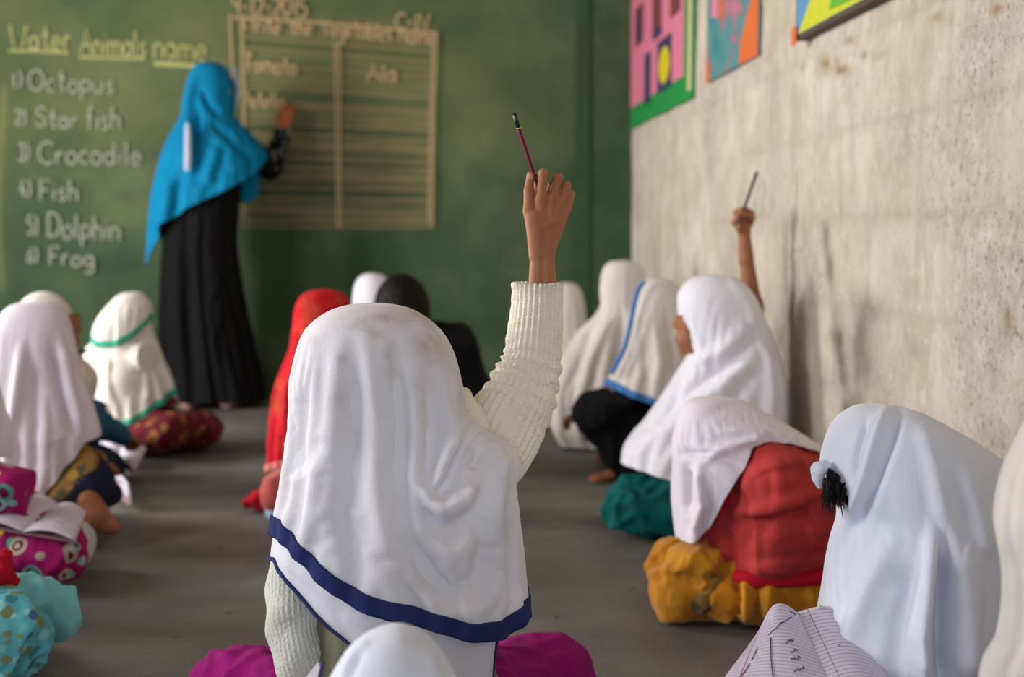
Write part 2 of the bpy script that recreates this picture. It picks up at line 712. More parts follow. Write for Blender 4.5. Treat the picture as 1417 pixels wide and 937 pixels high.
def coord_(t, scale=None, which='Object', rot=None):
    c = t.nodes.new('ShaderNodeTexCoord').outputs[which]
    if scale is None and rot is None:
        return c
    m = t.nodes.new('ShaderNodeMapping')
    t.links.new(c, m.inputs[0])
    if scale is not None: m.inputs['Scale'].default_value = scale
    if rot is not None: m.inputs['Rotation'].default_value = rot
    return m.outputs[0]


def bump_(t, b, h, strength, dist=0.002):
    n = t.nodes.new('ShaderNodeBump')
    n.inputs['Strength'].default_value = strength
    n.inputs['Distance'].default_value = dist
    t.links.new(h, n.inputs['Height'])
    t.links.new(n.outputs[0], b.inputs['Normal'])


def t_attr(t, name):
    n = t.nodes.new('ShaderNodeAttribute')
    n.attribute_name = name
    return n.outputs['Fac']


def fabric(name, c, var=0.06, rough=0.9, weave=420, stain=None, sheen=0.15, bump=0.25, crease=0.35, marks=None):
    """Woven cloth: slight uneven dye, thread bump, fine creases; stain = (colour, amount)."""
    if name in MATS: return MATS[name]
    m, t, b = nt(name)
    co = coord_(t)
    dark = tuple(x * (1 - 2.2 * var) for x in c[:3]) + (1,)
    lite = tuple(min(1, x * (1 + var)) for x in c[:3]) + (1,)
    colr = ramp_(t, noise_(t, co, 14), [(0.3, dark), (0.7, lite)])
    if stain:
        s = ramp_(t, noise_(t, co, 9.0, 6, 0.7), [(0.52, (0, 0, 0, 1)), (0.72, (1, 1, 1, 1))])
        mm = t.nodes.new('ShaderNodeMath'); mm.operation = 'MULTIPLY'
        t.links.new(s, mm.inputs[0]); mm.inputs[1].default_value = stain[1]
        colr = mix_(t, mm.outputs[0], colr, stain[0])
    if marks:
        colr = mix_(t, t_attr(t, marks[0]), colr, marks[1])
    t.links.new(colr, b.inputs['Base Color'])
    b.inputs['Roughness'].default_value = rough
    b.inputs['Sheen Weight'].default_value = sheen if sum(c[:3]) > .6 else 0.0
    b.inputs['Sheen Roughness'].default_value = 0.6
    b.inputs['Specular IOR Level'].default_value = 0.2
    cr = noise_(t, coord_(t, (1, 1, 0.45)), 32, 4, 0.65)
    wv = noise_(t, co, weave, 1, 0.5)
    a = t.nodes.new('ShaderNodeMath'); a.operation = 'MULTIPLY_ADD'
    t.links.new(cr, a.inputs[0]); a.inputs[1].default_value = crease * 6; t.links.new(wv, a.inputs[2])
    bump_(t, b, a.outputs[0], bump, 0.0022)
    MATS[name] = m
    return m


def print_fabric(name, base, spots, scale=16.0, rough=0.85, ring=True):
    """Printed cloth: round motifs in several colours with rings."""
    if name in MATS: return MATS[name]
    m, t, b = nt(name)
    co = coord_(t)
    vo = N_(t, 'ShaderNodeTexVoronoi', feature='F1')
    vo.inputs['Scale'].default_value = scale
    vo.inputs['Randomness'].default_value = 0.85
    t.links.new(co, vo.inputs['Vector'])
    pick = t.nodes.new('ShaderNodeSeparateColor')
    t.links.new(vo.outputs['Color'], pick.inputs[0])
    rp = t.nodes.new('ShaderNodeValToRGB')
    rp.color_ramp.interpolation = 'CONSTANT'
    e = rp.color_ramp.elements
    while len(e) < len(spots): e.new(0.5)
    for i, (x, c) in enumerate(zip(e, spots)):
        x.position = i / len(spots); x.color = c
    t.links.new(pick.outputs[0], rp.inputs[0])
    d = vo.outputs['Distance']
    k = [(0.0, (1, 1, 1, 1)), (0.42, (1, 1, 1, 1)), (0.47, (0, 0, 0, 1))]
    mask = ramp_(t, d, k)
    c1 = mix_(t, mask, base, rp.outputs[0])
    if ring:
        rm = ramp_(t, d, [(0.20, (0, 0, 0, 1)), (0.23, (1, 1, 1, 1)), (0.29, (1, 1, 1, 1)), (0.32, (0, 0, 0, 1))])
        dk = tuple(x * 0.35 for x in base[:3]) + (1,)
        c1 = mix_(t, rm, c1, dk)
        ce = ramp_(t, d, [(0.08, (1, 1, 1, 1)), (0.12, (0, 0, 0, 1))])
        c1 = mix_(t, ce, c1, (0.75, 0.7, 0.55, 1))
    t.links.new(c1, b.inputs['Base Color'])
    b.inputs['Roughness'].default_value = rough
    b.inputs['Specular IOR Level'].default_value = 0.25
    bump_(t, b, noise_(t, co, 60, 4), 0.3, 0.002)
    MATS[name] = m
    return m


def plain(name, c, rough=0.6, metal=0.0, bump=None, spec=0.4, sss=0.0):
    if name in MATS: return MATS[name]
    m, t, b = nt(name)
    b.inputs['Roughness'].default_value = rough
    b.inputs['Metallic'].default_value = metal
    b.inputs['Specular IOR Level'].default_value = spec
    co = coord_(t)
    dark = tuple(x * 0.85 for x in c[:3]) + (1,)
    t.links.new(ramp_(t, noise_(t, co, 40), [(0.3, dark), (0.7, c)]), b.inputs['Base Color'])
    if sss:
        b.inputs['Subsurface Weight'].default_value = sss
        b.inputs['Subsurface Radius'].default_value = (0.008, 0.004, 0.002)
        b.inputs['Subsurface Scale'].default_value = 0.6
    if bump:
        bump_(t, b, noise_(t, co, bump[0], 3), bump[1], 0.001)
    MATS[name] = m
    return m

# ------------------------------------------------------------------ the room
def grid_vf(O, U, Vv, nu, nv):
    a, b = np.meshgrid(np.linspace(0, 1, nu), np.linspace(0, 1, nv), indexing='ij')
    V = np.asarray(O) + a[..., None] * np.asarray(U) + b[..., None] * np.asarray(Vv)
    i = np.arange(nu * nv).reshape(nu, nv)
    F = np.stack([i[:-1, :-1], i[1:, :-1], i[1:, 1:], i[:-1, 1:]], -1).reshape(-1, 4)
    return V.reshape(-1, 3), F


def attr(o, name, vals):
    a = o.data.attributes.new(name, 'FLOAT', 'POINT')
    a.data.foreach_set('value', np.asarray(vals, np.float32))


def attr_(t, name):
    n = t.nodes.new('ShaderNodeAttribute')
    n.attribute_name = name
    return n.outputs['Fac']


# floor: worn cement
m, t, b = nt('worn_cement')
co = coord_(t)
c1 = ramp_(t, noise_(t, co, 1.6, 7, 0.62), [(0.28, rgb(88, 86, 84)), (0.5, rgb(118, 115, 111)), (0.75, rgb(142, 138, 132))])
c2 = ramp_(t, noise_(t, coord_(t, (0.6, 1.6, 1)), 3.1, 5, 0.7), [(0.42, (0, 0, 0, 1)), (0.62, (1, 1, 1, 1))])
c3 = mix_(t, 0.25, c1, mix_(t, c2, c1, rgb(68, 62, 57)))
gr = ramp_(t, noise_(t, co, 160, 2, 0.6), [(0.35, (0.72, 0.72, 0.72, 1)), (0.65, (1, 1, 1, 1))])
c4 = mix_(t, 0.55, c3, mix_(t, 1.0, c3, gr, 'MULTIPLY'))
sp = ramp_(t, noise_(t, co, 26, 1, 0.4), [(0.77, (0, 0, 0, 1)), (0.80, (1, 1, 1, 1))])
c5 = mix_(t, sp, c4, rgb(48, 44, 42))
t.links.new(c5, b.inputs['Base Color'])
b.inputs['Roughness'].default_value = 0.62
b.inputs['Specular IOR Level'].default_value = 0.35
bump_(t, b, noise_(t, co, 70, 5, 0.65), 0.35, 0.004)
M_FLOOR = m
V, F = grid_vf((LX - .2, RY - .2, 0), (WX - LX + .4, 0, 0), (0, BY - RY + .4, 0), 90, 180)
V[:, 2] += 0.0015 * fbm(V * 3.0, 2) - 0.002
tag(mesh('floor', V, F, M_FLOOR), 'worn grey cement classroom floor', None, None, 'structure')

# board wall: green painted plaster, dusty with wiped chalk
BZ = 1.0
m, t, b = nt('green_board_paint')
co = coord_(t)
g1 = ramp_(t, noise_(t, co, 2.2, 6, 0.65), [(0.3, rgb(50, 74, 48)), (0.5, rgb(68, 88, 60)), (0.72, rgb(92, 107, 76))])
g2 = ramp_(t, noise_(t, coord_(t, (1.0, 1, 0.8)), 5.5, 4, 0.7), [(0.5, (0, 0, 0, 1)), (0.75, (1, 1, 1, 1))])
mm = t.nodes.new('ShaderNodeMath'); mm.operation = 'MULTIPLY'; mm.inputs[1].default_value = 0.45
t.links.new(g2, mm.inputs[0])
g3 = mix_(t, mm.outputs[0], g1, rgb(38, 74, 50))
g4 = mix_(t, attr_(t, 'chalk_dust'), g3, rgb(174, 154, 112))
g5 = mix_(t, attr_(t, 'chalk_olive_tone'), g4, rgb(150, 146, 92))
t.links.new(g5, b.inputs['Base Color'])
b.inputs['Roughness'].default_value = 0.8
b.inputs['Specular IOR Level'].default_value = 0.25
bump_(t, b, noise_(t, co, 55, 4), 0.25, 0.003)
M_BOARD = m
V, F = grid_vf((LX, BY, -.02), (WX - LX + .02, 0, 0), (0, 0, TOP + .02), 290, 200)
bx, by = proj(V)
V[:, 1] += 0.003 * fbm(V * 4, 2)
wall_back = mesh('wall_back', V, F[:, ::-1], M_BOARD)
tag(wall_back, 'green painted writing board wall covered in chalk writing', None, None, 'structure')


def boxmask(x, y, x0, x1, y0, y1, s=6.0):
    sg = lambda v: 1 / (1 + np.exp(-v / s * 3))
    return sg(x - x0) * sg(x1 - x) * sg(y - y0) * sg(y1 - y)


def rowy(x, y):           # rows of the ruled table sag to the right near the top, level near the horizon
    return y - (x - 470) * 0.085 * np.clip((319 - y) / 270.0, 0, 1.2)


sl = rowy(bx, by)
dust = np.zeros(len(V))
for (y0, y1, a) in ((24, 60, .20), (78, 96, .16), (103, 128, .16), (147, 176, .24), (188, 222, .30), (230, 262, .26), (272, 314, .22)):
    dust += a * boxmask(bx, sl, 330, 600, y0, y1, 5)
dust *= 0.8 + 0.5 * fbm(np.stack([bx / 90, sl / 5, 0 * bx], -1), 2)
attr(wall_back, 'chalk_dust', np.clip(dust, 0, 1) * 1.3)
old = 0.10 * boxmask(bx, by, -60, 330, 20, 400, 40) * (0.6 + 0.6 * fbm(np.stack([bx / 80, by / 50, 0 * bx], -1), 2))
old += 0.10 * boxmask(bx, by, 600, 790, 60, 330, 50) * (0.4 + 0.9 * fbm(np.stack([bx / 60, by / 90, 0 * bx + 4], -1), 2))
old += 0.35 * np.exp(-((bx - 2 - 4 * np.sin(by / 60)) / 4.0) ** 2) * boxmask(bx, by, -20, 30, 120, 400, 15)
old += 0.22 * boxmask(bx, by, -400, 780, -200, 190, 90) * np.clip(.75 + .5 * fbm(np.stack([bx / 130, by / 110, 0 * bx + 8], -1), 3), 0, 1.3)  # uneven olive tone, stronger over the upper board
attr(wall_back, 'chalk_olive_tone', np.clip(old, 0, 1))

# darker green strip between the board and the corner
m, t, b = nt('dark_green_strip')
co = coord_(t)
t.links.new(ramp_(t, noise_(t, co, 9, 5), [(0.3, rgb(38, 66, 36)), (0.7, rgb(50, 82, 46))]), b.inputs['Base Color'])
b.inputs['Roughness'].default_value = 0.75
bump_(t, b, noise_(t, co, 60, 4), 0.3, 0.003)
M_STRIP = m
xs0, xs1 = P(796, 300, BY)[0], P(815, 300, BY)[0]
V, F = box_vf(((xs0 + xs1) / 2, BY - 0.004, TOP / 2), (xs1 - xs0, 0.014, TOP - 0.01))
tag(mesh('trim_1', V, F, M_STRIP, smooth=False), 'dark green upright strip beside the board', None, None, 'structure')

# whitewashed side wall: uneven plaster over blocks, chipped and stained
m, t, b = nt('old_whitewash')
co = coord_(t)
w1 = ramp_(t, noise_(t, co, 1.7, 6, 0.62), [(0.3, rgb(206, 194, 173)), (0.5, rgb(224, 213, 196)), (0.7, rgb(238, 229, 215))])
sk = ramp_(t, noise_(t, coord_(t, (3.2, 3.2, 0.5)), 4.0, 5, 0.7), [(0.48, (0, 0, 0, 1)), (0.75, (1, 1, 1, 1))])
mm = t.nodes.new('ShaderNodeMath'); mm.operation = 'MULTIPLY'; mm.inputs[1].default_value = 0.42
t.links.new(sk, mm.inputs[0])
w2 = mix_(t, mm.outputs[0], w1, rgb(170, 160, 142))
bare = mix_(t, ramp_(t, noise_(t, co, 26, 8, 0.75), [(0.35, (0, 0, 0, 1)), (0.65, (1, 1, 1, 1))]), rgb(168, 160, 145), rgb(218, 211, 199))
mo = ramp_(t, noise_(t, coord_(t, (1, 1, .75)), 8, 9, 0.74), [(0.40, (1, 1, 1, 1)), (0.56, (0, 0, 0, 1))])
mm = t.nodes.new('ShaderNodeMath'); mm.operation = 'MULTIPLY'; mm.inputs[1].default_value = 0.55
t.links.new(mo, mm.inputs[0])
w2 = mix_(t, mm.outputs[0], w2, rgb(184, 170, 148))
fl = ramp_(t, noise_(t, co, 21, 9, 0.78), [(0.57, (0, 0, 0, 1)), (0.64, (1, 1, 1, 1))])
mm = t.nodes.new('ShaderNodeMath'); mm.operation = 'MULTIPLY'; mm.inputs[1].default_value = 0.5
t.links.new(fl, mm.inputs[0])
w2 = mix_(t, mm.outputs[0], w2, rgb(240, 236, 226))
pit = ramp_(t, noise_(t, co, 64, 6, 0.7), [(0.36, (1, 1, 1, 1)), (0.46, (0, 0, 0, 1))])
bare = mix_(t, pit, bare, rgb(124, 110, 90))
w3 = mix_(t, attr_(t, 'bare'), w2, bare)
w4 = mix_(t, attr_(t, 'rust'), w3, rgb(160, 122, 82))
w5 = mix_(t, attr_(t, 'dark_streaks'), w4, rgb(72, 62, 56))
w6 = mix_(t, attr_(t, 'joint'), w5, rgb(162, 150, 130))
t.links.new(w6, b.inputs['Base Color'])
b.inputs['Roughness'].default_value = 0.9
b.inputs['Specular IOR Level'].default_value = 0.15
h1 = noise_(t, co, 24, 9, 0.78)
bump_(t, b, h1, 0.75, 0.012)
M_WHITE = m
NU, NVV = 520, 190
V, F = grid_vf((WX, RY, -.02), (0, BY - RY + .02, 0), (0, 0, TOP + .02), NU, NVV)
px_, py_ = proj(np.where(V[:, 1:2] < 0.4, np.array([[WX, 0.4, 1.0]]), V))
yy, zz = V[:, 1], V[:, 2]
course = np.floor(zz / 0.21)
jz = np.abs((zz / 0.21) % 1 - 0.5)
jy = np.abs(((yy + 0.2 * (course % 2)) / 0.42) % 1 - 0.5)
jn = np.exp(-((0.5 - jz) * 0.21 / 0.014) ** 2) + np.exp(-((0.5 - jy) * 0.42 / 0.010) ** 2)
jn = np.clip(jn, 0, 1) * np.clip(0.35 + 0.9 * noise(V * 1.7 + 3), 0, 1)
bare = np.clip(1.1 * fbm(np.stack([0 * yy + .4, yy * 2.7 + 1.3, zz * 3.1 + 7], -1), 4) + 0.62 - (yy - 1.9) * 0.24 - (zz - .7) * 0.25, 0, 1) * 0.7
rust = np.zeros(len(V))
for (x, y, sx, sy, a) in ((1150, 88, 12, 10, .9), (1168, 98, 12, 5, .8), (1178, 56, 8, 6, .55), (1302, 24, 18, 5, .5), (1372, 12, 16, 10, .8), (1394, 440, 7, 16, .7), (1200, 76, 20, 5, .45), (1110, 92, 4, 5, .5)):
    rust += a * np.exp(-((px_ - x) / sx) ** 2 - ((py_ - y) / sy) ** 2)
rust *= np.clip(0.9 + 1.6 * fbm(V * 26, 2), 0, 1.6)
streak_ = np.zeros(len(V))  # dark brown streaks drawn along fixed lines on the wall
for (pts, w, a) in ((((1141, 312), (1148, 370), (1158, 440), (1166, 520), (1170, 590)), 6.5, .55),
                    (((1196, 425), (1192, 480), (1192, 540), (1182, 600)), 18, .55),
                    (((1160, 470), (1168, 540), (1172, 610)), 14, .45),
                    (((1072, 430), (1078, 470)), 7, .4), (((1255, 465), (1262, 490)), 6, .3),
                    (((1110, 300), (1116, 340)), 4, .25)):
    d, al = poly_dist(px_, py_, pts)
    streak_ += a * np.exp(-(d / w) ** 2)
streak_ *= 0.75 * np.clip(0.85 + 0.7 * fbm(V * 14, 3), 0.1, 1.5)
V[:, 0] += 0.004 * fbm(V * 5, 3) - 0.0025 * bare * np.clip(fbm(V * 22, 2) + .3, 0, 1.5) + 0.003 * jn
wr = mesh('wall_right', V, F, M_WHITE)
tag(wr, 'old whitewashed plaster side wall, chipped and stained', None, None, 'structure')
for nm, vals in (('bare', bare), ('rust', np.clip(rust, 0, .9)), ('dark_streaks', np.clip(streak_, 0, .8)), ('joint', 0.28 * jn)):
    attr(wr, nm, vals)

# the unseen sides of the room: window wall, doorway wall, ceiling
M_PLAIN = plain('pale_plaster', rgb(158, 150, 140), 0.9, bump=(40, .3))
M_CEIL = plain('ceiling_boards', rgb(136, 122, 106), 0.85)
M_WOOD = plain('window_wood', rgb(110, 78, 50), 0.6)


def wall_with_holes(name, axis, at, span, holes, mat):
    """Wall slab at x=at or y=at over span (a0,a1,0,TOP) with rectangular openings (a0,a1,z0,z1)."""
    a0, a1 = span
    xs = sorted({a0, a1, *[h[0] for h in holes], *[h[1] for h in holes]})
    zs = sorted({0.0, TOP, *[h[2] for h in holes], *[h[3] for h in holes]})
    parts = []
    for i in range(len(xs) - 1):
        for j in range(len(zs) - 1):
            cx, cz = (xs[i] + xs[i + 1]) / 2, (zs[j] + zs[j + 1]) / 2
            if any(h[0] < cx < h[1] and h[2] < cz < h[3] for h in holes):
                continue
            c = (at, cx, cz) if axis == 'x' else (cx, at, cz)
            s = (0.16, xs[i + 1] - xs[i], zs[j + 1] - zs[j]) if axis == 'x' else (xs[i + 1] - xs[i], 0.16, zs[j + 1] - zs[j])
            parts.append(box_vf(c, s))
    V, F = join_vf(parts)
    tag(mesh(name, V, F, mat, smooth=False), 'plain plastered classroom wall', None, None, 'structure')


wall_with_holes('wall_left', 'x', LX - 0.08, (RY, BY), [(0.65, 2.35, 0.9, 2.4), (3.65, 4.35, 0.0, 2.15)], M_PLAIN)
wall_with_holes('wall_front', 'y', RY - 0.08, (LX, WX), [(-2.3, 0.3, 0.0, 2.45)], M_PLAIN)
V, F = box_vf(((LX + WX) / 2, (RY + BY) / 2, TOP + 0.05), (WX - LX, BY - RY, 0.1))
tag(mesh('ceiling', V, F, M_CEIL, smooth=False), 'plain boarded ceiling', None, None, 'structure')
for k, (y0, y1) in enumerate(((0.65, 2.35),)):
    w = empty('window_%d' % (k + 1), (LX - 0.08, (y0 + y1) / 2, 0.9), 'wooden framed window opening', None)
    w['kind'] = 'structure'
    for yv in (y0 + .025, y1 - .025, (y0 + y1) / 2):
        V, F = box_vf((LX - 0.08, yv, 1.65), (0.06, 0.05, 1.5)); mesh('frame_post', V, F, M_WOOD, w, False)
    for zv in (0.925, 2.375):
        V, F = box_vf((LX - 0.08, (y0 + y1) / 2, zv), (0.06, y1 - y0 - .1, 0.05)); mesh('frame_rail', V, F, M_WOOD, w, False)

# ------------------------------------------------------------------ chalk writing on the board
def arc_(cx, cy, rx, ry, a0, a1, n=10):
    return [(cx + rx * math.cos(math.radians(a)), cy + ry * math.sin(math.radians(a))) for a in np.linspace(a0, a1, n)]


G = {   # stroke letters, x-height 0.55, capital height 1
    'W': (.85, [[(0, 1), (.2, 0), (.42, .75), (.62, 0), (.85, 1)]]), 'A': (.65, [[(0, 0), (.33, 1), (.65, 0)], [(.13, .38), (.53, .38)]]),
    'O': (.75, [arc_(.37, .5, .37, .5, 90, 450, 18)]), 'S': (.55, [[(.52, .86), (.4, .99), (.2, 1), (.05, .85), (.08, .65), (.3, .52), (.5, .38), (.52, .15), (.35, 0), (.12, .02), (0, .15)]]),
    'C': (.65, [arc_(.38, .5, .38, .5, 50, 310, 16)]), 'F': (.5, [[(.5, 1), (.05, 1), (.05, 0)], [(.05, .52), (.4, .52)]]),
    'D': (.65, [[(.05, 0), (.05, 1)], [(.0, 1), (.25, 1)] + arc_(.25, .5, .4, .5, 90, -90, 12) + [(.0, 0)]]),
    'T': (.6, [[(0, 1), (.6, 1)], [(.3, 1), (.3, 0)]]), 'P': (.5, [[(.05, 0), (.05, 1), (.25, 1)] + arc_(.25, .75, .25, .25, 90, -90, 9) + [(.05, .5)]]),
    'V': (.6, [[(0, 1), (.3, 0), (.6, 1)]]), 'I': (.2, [[(.1, 1), (.1, 0)]]),
    'a': (.5, [arc_(.22, .26, .22, .27, 30, 390, 13), [(.44, .55), (.44, 0), (.52, .02)]]), 't': (.4, [[(.2, .95), (.2, .1), (.3, 0), (.4, .05)], [(.02, .6), (.38, .6)]]),
    'e': (.48, [[(.02, .28), (.46, .28)] + arc_(.24, .27, .23, .28, 10, 310, 12)]), 'r': (.36, [[(.05, .55), (.05, 0)], [(.05, .35), (.18, .52), (.36, .54)]]),
    'n': (.48, [[(.04, .55), (.04, 0)], [(.04, .38)] + arc_(.24, .34, .2, .21, 150, 0, 8) + [(.44, 0)]]), 'i': (.16, [[(.08, .55), (.08, 0)], [(.06, .78), (.1, .82)]]),
    'm': (.76, [[(.04, .55), (.04, 0)], [(.04, .38)] + arc_(.2, .36, .16, .19, 150, 0, 8) + [(.36, 0)], [(.36, .36)] + arc_(.54, .36, .18, .19, 170, 0, 8) + [(.72, 0)]]),
    'l': (.18, [[(.08, 1), (.08, .05), (.16, 0)]]), 's': (.4, [[(.37, .48), (.22, .56), (.06, .48), (.08, .34), (.3, .25), (.36, .1), (.2, -.01), (.03, .08)]]),
    'c': (.42, [arc_(.24, .27, .22, .28, 50, 310, 11)]), 'o': (.48, [arc_(.24, .27, .22, .28, 90, 450, 14)]),
    'p': (.5, [[(.05, .55), (.05, -.4)], arc_(.26, .27, .21, .27, 170, -170, 13)]), 'u': (.5, [[(.04, .55), (.04, .2)] + arc_(.23, .2, .19, .2, 180, 360, 8) + [(.42, .55)], [(.42, .55), (.42, 0)]]),
    'f': (.36, [[(.36, .92), (.26, 1), (.16, .9), (.14, 0)], [(.0, .55), (.32, .55)]]), 'h': (.48, [[(.05, 1), (.05, 0)], [(.05, .35)] + arc_(.24, .33, .19, .22, 150, 0, 8) + [(.43, 0)]]),
    'd': (.52, [arc_(.24, .27, .22, .27, 20, 380, 13), [(.46, 1), (.46, 0)]]), 'g': (.5, [arc_(.24, .28, .22, .27, 20, 380, 13), [(.46, .55), (.46, -.25)] + arc_(.25, -.25, .2, .16, 0, -150, 8)]),
    'b': (.5, [[(.05, 1), (.05, 0)], arc_(.26, .27, .21, .27, 170, -170, 13)]), 'x': (.45, [[(0, .55), (.42, 0)], [(.42, .55), (0, 0)]]),
    ')': (.3, [arc_(-.1, .5, .38, .62, 60, -60, 9)]), '-': (.4, [[(.03, .45), (.35, .45)]]), '.': (.15, [[(.05, .02), (.1, .05)]]), '/': (.35, [[(0, 0), (.32, 1)]]),
    '0': (.55, [arc_(.27, .5, .26, .5, 90, 450, 14)]), '1': (.3, [[(.05, .8), (.2, 1), (.2, 0)]]), '2': (.5, [arc_(.25, .74, .22, .26, 160, -40, 9) + [(.02, 0), (.48, 0)]]),
    '3': (.5, [arc_(.22, .76, .22, .24, 150, -80, 9) + arc_(.22, .26, .25, .27, 85, -150, 10)]), '4': (.5, [[(.3, 1), (.02, .35), (.48, .35)], [(.34, .6), (.34, 0)]]),
    '5': (.5, [[(.45, 1), (.08, 1), (.06, .58)] + arc_(.22, .32, .26, .32, 110, -140, 11)]), '6': (.5, [[(.4, 1), (.12, .6)] + arc_(.25, .27, .22, .28, 150, 510, 14)]),
    '9': (.5, [arc_(.24, .72, .22, .28, 0, 360, 14), [(.46, .72), (.4, 0)]]), ' ': (.3, []),
}
CH_WHITE = plain('white_chalk', rgb(166, 170, 148), 0.95, spec=0.05)
CH_YELLOW = plain('yellow_chalk', rgb(180, 182, 120), 0.95, spec=0.05)
CH_PEACH = plain('peach_chalk', rgb(194, 164, 126), 0.95, spec=0.05)


LIFT = [0.0]


def ribbon(lines, w):
    """Flat chalk marks: each line a strip w wide and 1 mm proud of the board."""
    parts = []
    for L in lines:
        LIFT[0] += 0.00008
        Q = np.array([P(x, y, BY - 0.008 - LIFT[0]) for x, y in L])
        d = np.gradient(Q, axis=0)
        d[:, 1] = 0
        d /= np.linalg.norm(d, axis=1, keepdims=True) + 1e-9
        s = np.stack([-d[:, 2], 0 * d[:, 0], d[:, 0]], -1) * w / 2
        n = len(Q)
        V = np.concatenate([Q + s, Q - s])
        F = [(i, i + 1, n + i + 1, n + i) for i in range(n - 1)]
        parts.append((V, F))
    return join_vf(parts)


def chalk_text(txt, x0, y0, x1, y1, h, mat, w=0.0105, jit=0.05):
    """txt from pixel (x0,y0) to (x1,y1) on its base line, capitals h pixels tall."""
    gap = 0.13
    tot = sum(G[c][0] + gap for c in txt) - gap
    sx = math.hypot(x1 - x0, y1 - y0) / tot
    ux, uy = (x1 - x0) / math.hypot(x1 - x0, y1 - y0), (y1 - y0) / math.hypot(x1 - x0, y1 - y0)
    lines, cur = [], 0.0
    for c in txt:
        dy = random.uniform(-jit, jit)
        for st in G[c][1]:
            lines.append([(x0 + ux * sx * (cur + gx), y0 + uy * sx * (cur + gx) - h * (gy + dy)) for gx, gy in st])
        cur += G[c][0] + gap
    V, F = ribbon(lines, w)
    return mesh('chalk_word', V, F, mat, wall_back, False)


for tx, a in (('Water', (14, 66, 98, 68, 32)), ('Animals', (112, 74, 202, 77, 34)), ('name', (213, 80, 285, 83, 36))):
    chalk_text(tx, *a, CH_YELLOW)
for ln in ([(12, 70), (60, 71), (95, 73)], [(110, 79), (200, 81)], [(212, 86), (278, 90)], [(213, 89), (276, 93)]):
    V, F = ribbon([ln], 0.012)
    mesh('chalk_underline', V, F, CH_YELLOW, wall_back, False)
for nr, tx, y, x, x2, h in (('1', 'Octopus', 125, 40, 158, 28), ('2', 'Star', 175, 50, 108, 26), ('3', 'Crocodile', 225, 54, 196, 30),
                            ('4', 'Fish', 276, 55, 108, 28), ('5', 'Dolphin', 328, 66, 166, 32), ('6', 'Frog', 366, 68, 130, 24)):
    xn = {'1': 16, '2': 22, '3': 26, '4': 28, '5': 38, '6': 38}[nr]
    chalk_text(nr + ')', xn, y - 3, xn + 14, y - 3, h * 0.8, CH_WHITE)
    chalk_text(tx, x, y, x2, y + 3, h, CH_WHITE)
chalk_text('fish', 120, 178, 166, 179, 30, CH_WHITE)
chalk_text('9-12-2015', 322, 20, 424, 24, 26, CH_PEACH)
chalk_text('C-IV', 548, 40, 594, 42, 22, CH_PEACH)
chalk_text('Write', 336, 42, 388, 46, 22, CH_PEACH)
chalk_text('the', 402, 47, 432, 49, 22, CH_PEACH)
chalk_text('Vegetables', 446, 48, 542, 56, 22, CH_PEACH)
chalk_text('name', 552, 57, 604, 62, 24, CH_PEACH)
chalk_text('Tomato', 338, 97, 410, 103, 24, CH_PEACH)
chalk_text('Potato', 336, 148, 392, 150, 22, CH_PEACH)
chalk_text('Ala', 508, 112, 548, 113, 24, CH_PEACH)
for ln in ([(318, 20), (322, 120), (326, 215)], [(334, 28), (336, 120), (337, 300)], [(463, 58), (465, 180), (467, 316)], [(469, 58), (470, 180), (472, 316)], [(604, 46), (600, 170), (598, 313)], [(598, 64), (595, 170), (593, 310)]):
    V, F = ribbon([ln], 0.0085)
    mesh('chalk_upright_rule', V, F, CH_PEACH, wall_back, False)
L = [[(322, 24), (470, 33), (606, 46)]]
for yv in (62, 76, 98, 128, 146, 151, 176, 188, 205, 222, 232, 246, 262, 274, 292, 306, 315):
    inv = lambda x: yv + (x - 470) * 0.085 * min(1.2, max(0, (319 - yv) / 270.0))
    L.append([(x, inv(x) + random.uniform(-.7, .7)) for x in np.linspace(336, 600, 7)])
V, F = ribbon(L[:1], 0.011)
mesh('chalk_level_rule', V, F, CH_PEACH, wall_back, False)
for ln in L[1:]:
    V, F = ribbon([ln], 0.0032)
    mesh('chalk_level_rule', V, F, CH_PEACH, wall_back, False)


# ------------------------------------------------------------------ posters on the whitewashed wall
def wallpt(px, py):
    q = PX(px, py, WX)
    return q[1], q[2]


def flat(root, name, pts, mat, lift, thick=0.002, n_round=0):
    """Thin cut-out on the side wall from (y, z) outline points."""
    P3 = np.array([(WX - lift, y, z) for y, z in pts])
    n = len(P3)
    V = np.concatenate([P3, P3 + np.array([thick, 0, 0])])
    F = [list(range(n)), list(range(2 * n - 1, n - 1, -1))] + [(i, n + i, n + (i + 1) % n, (i + 1) % n) for i in range(n)]
    return mesh(name, V, F, mat, root, False)


def quad_px(x0, y0, x1, y1):
    """wall rectangle whose near/far edges are at columns x0,x1 and rows y0 (top), y1 (bottom) measured at x0"""
    a, b = wallpt(x0, y0), wallpt(x1, y0)
    zb = wallpt(x0, y1)[1]
    return [(a[0], zb), (b[0], zb), (b[0], a[1]), (a[0], a[1])]


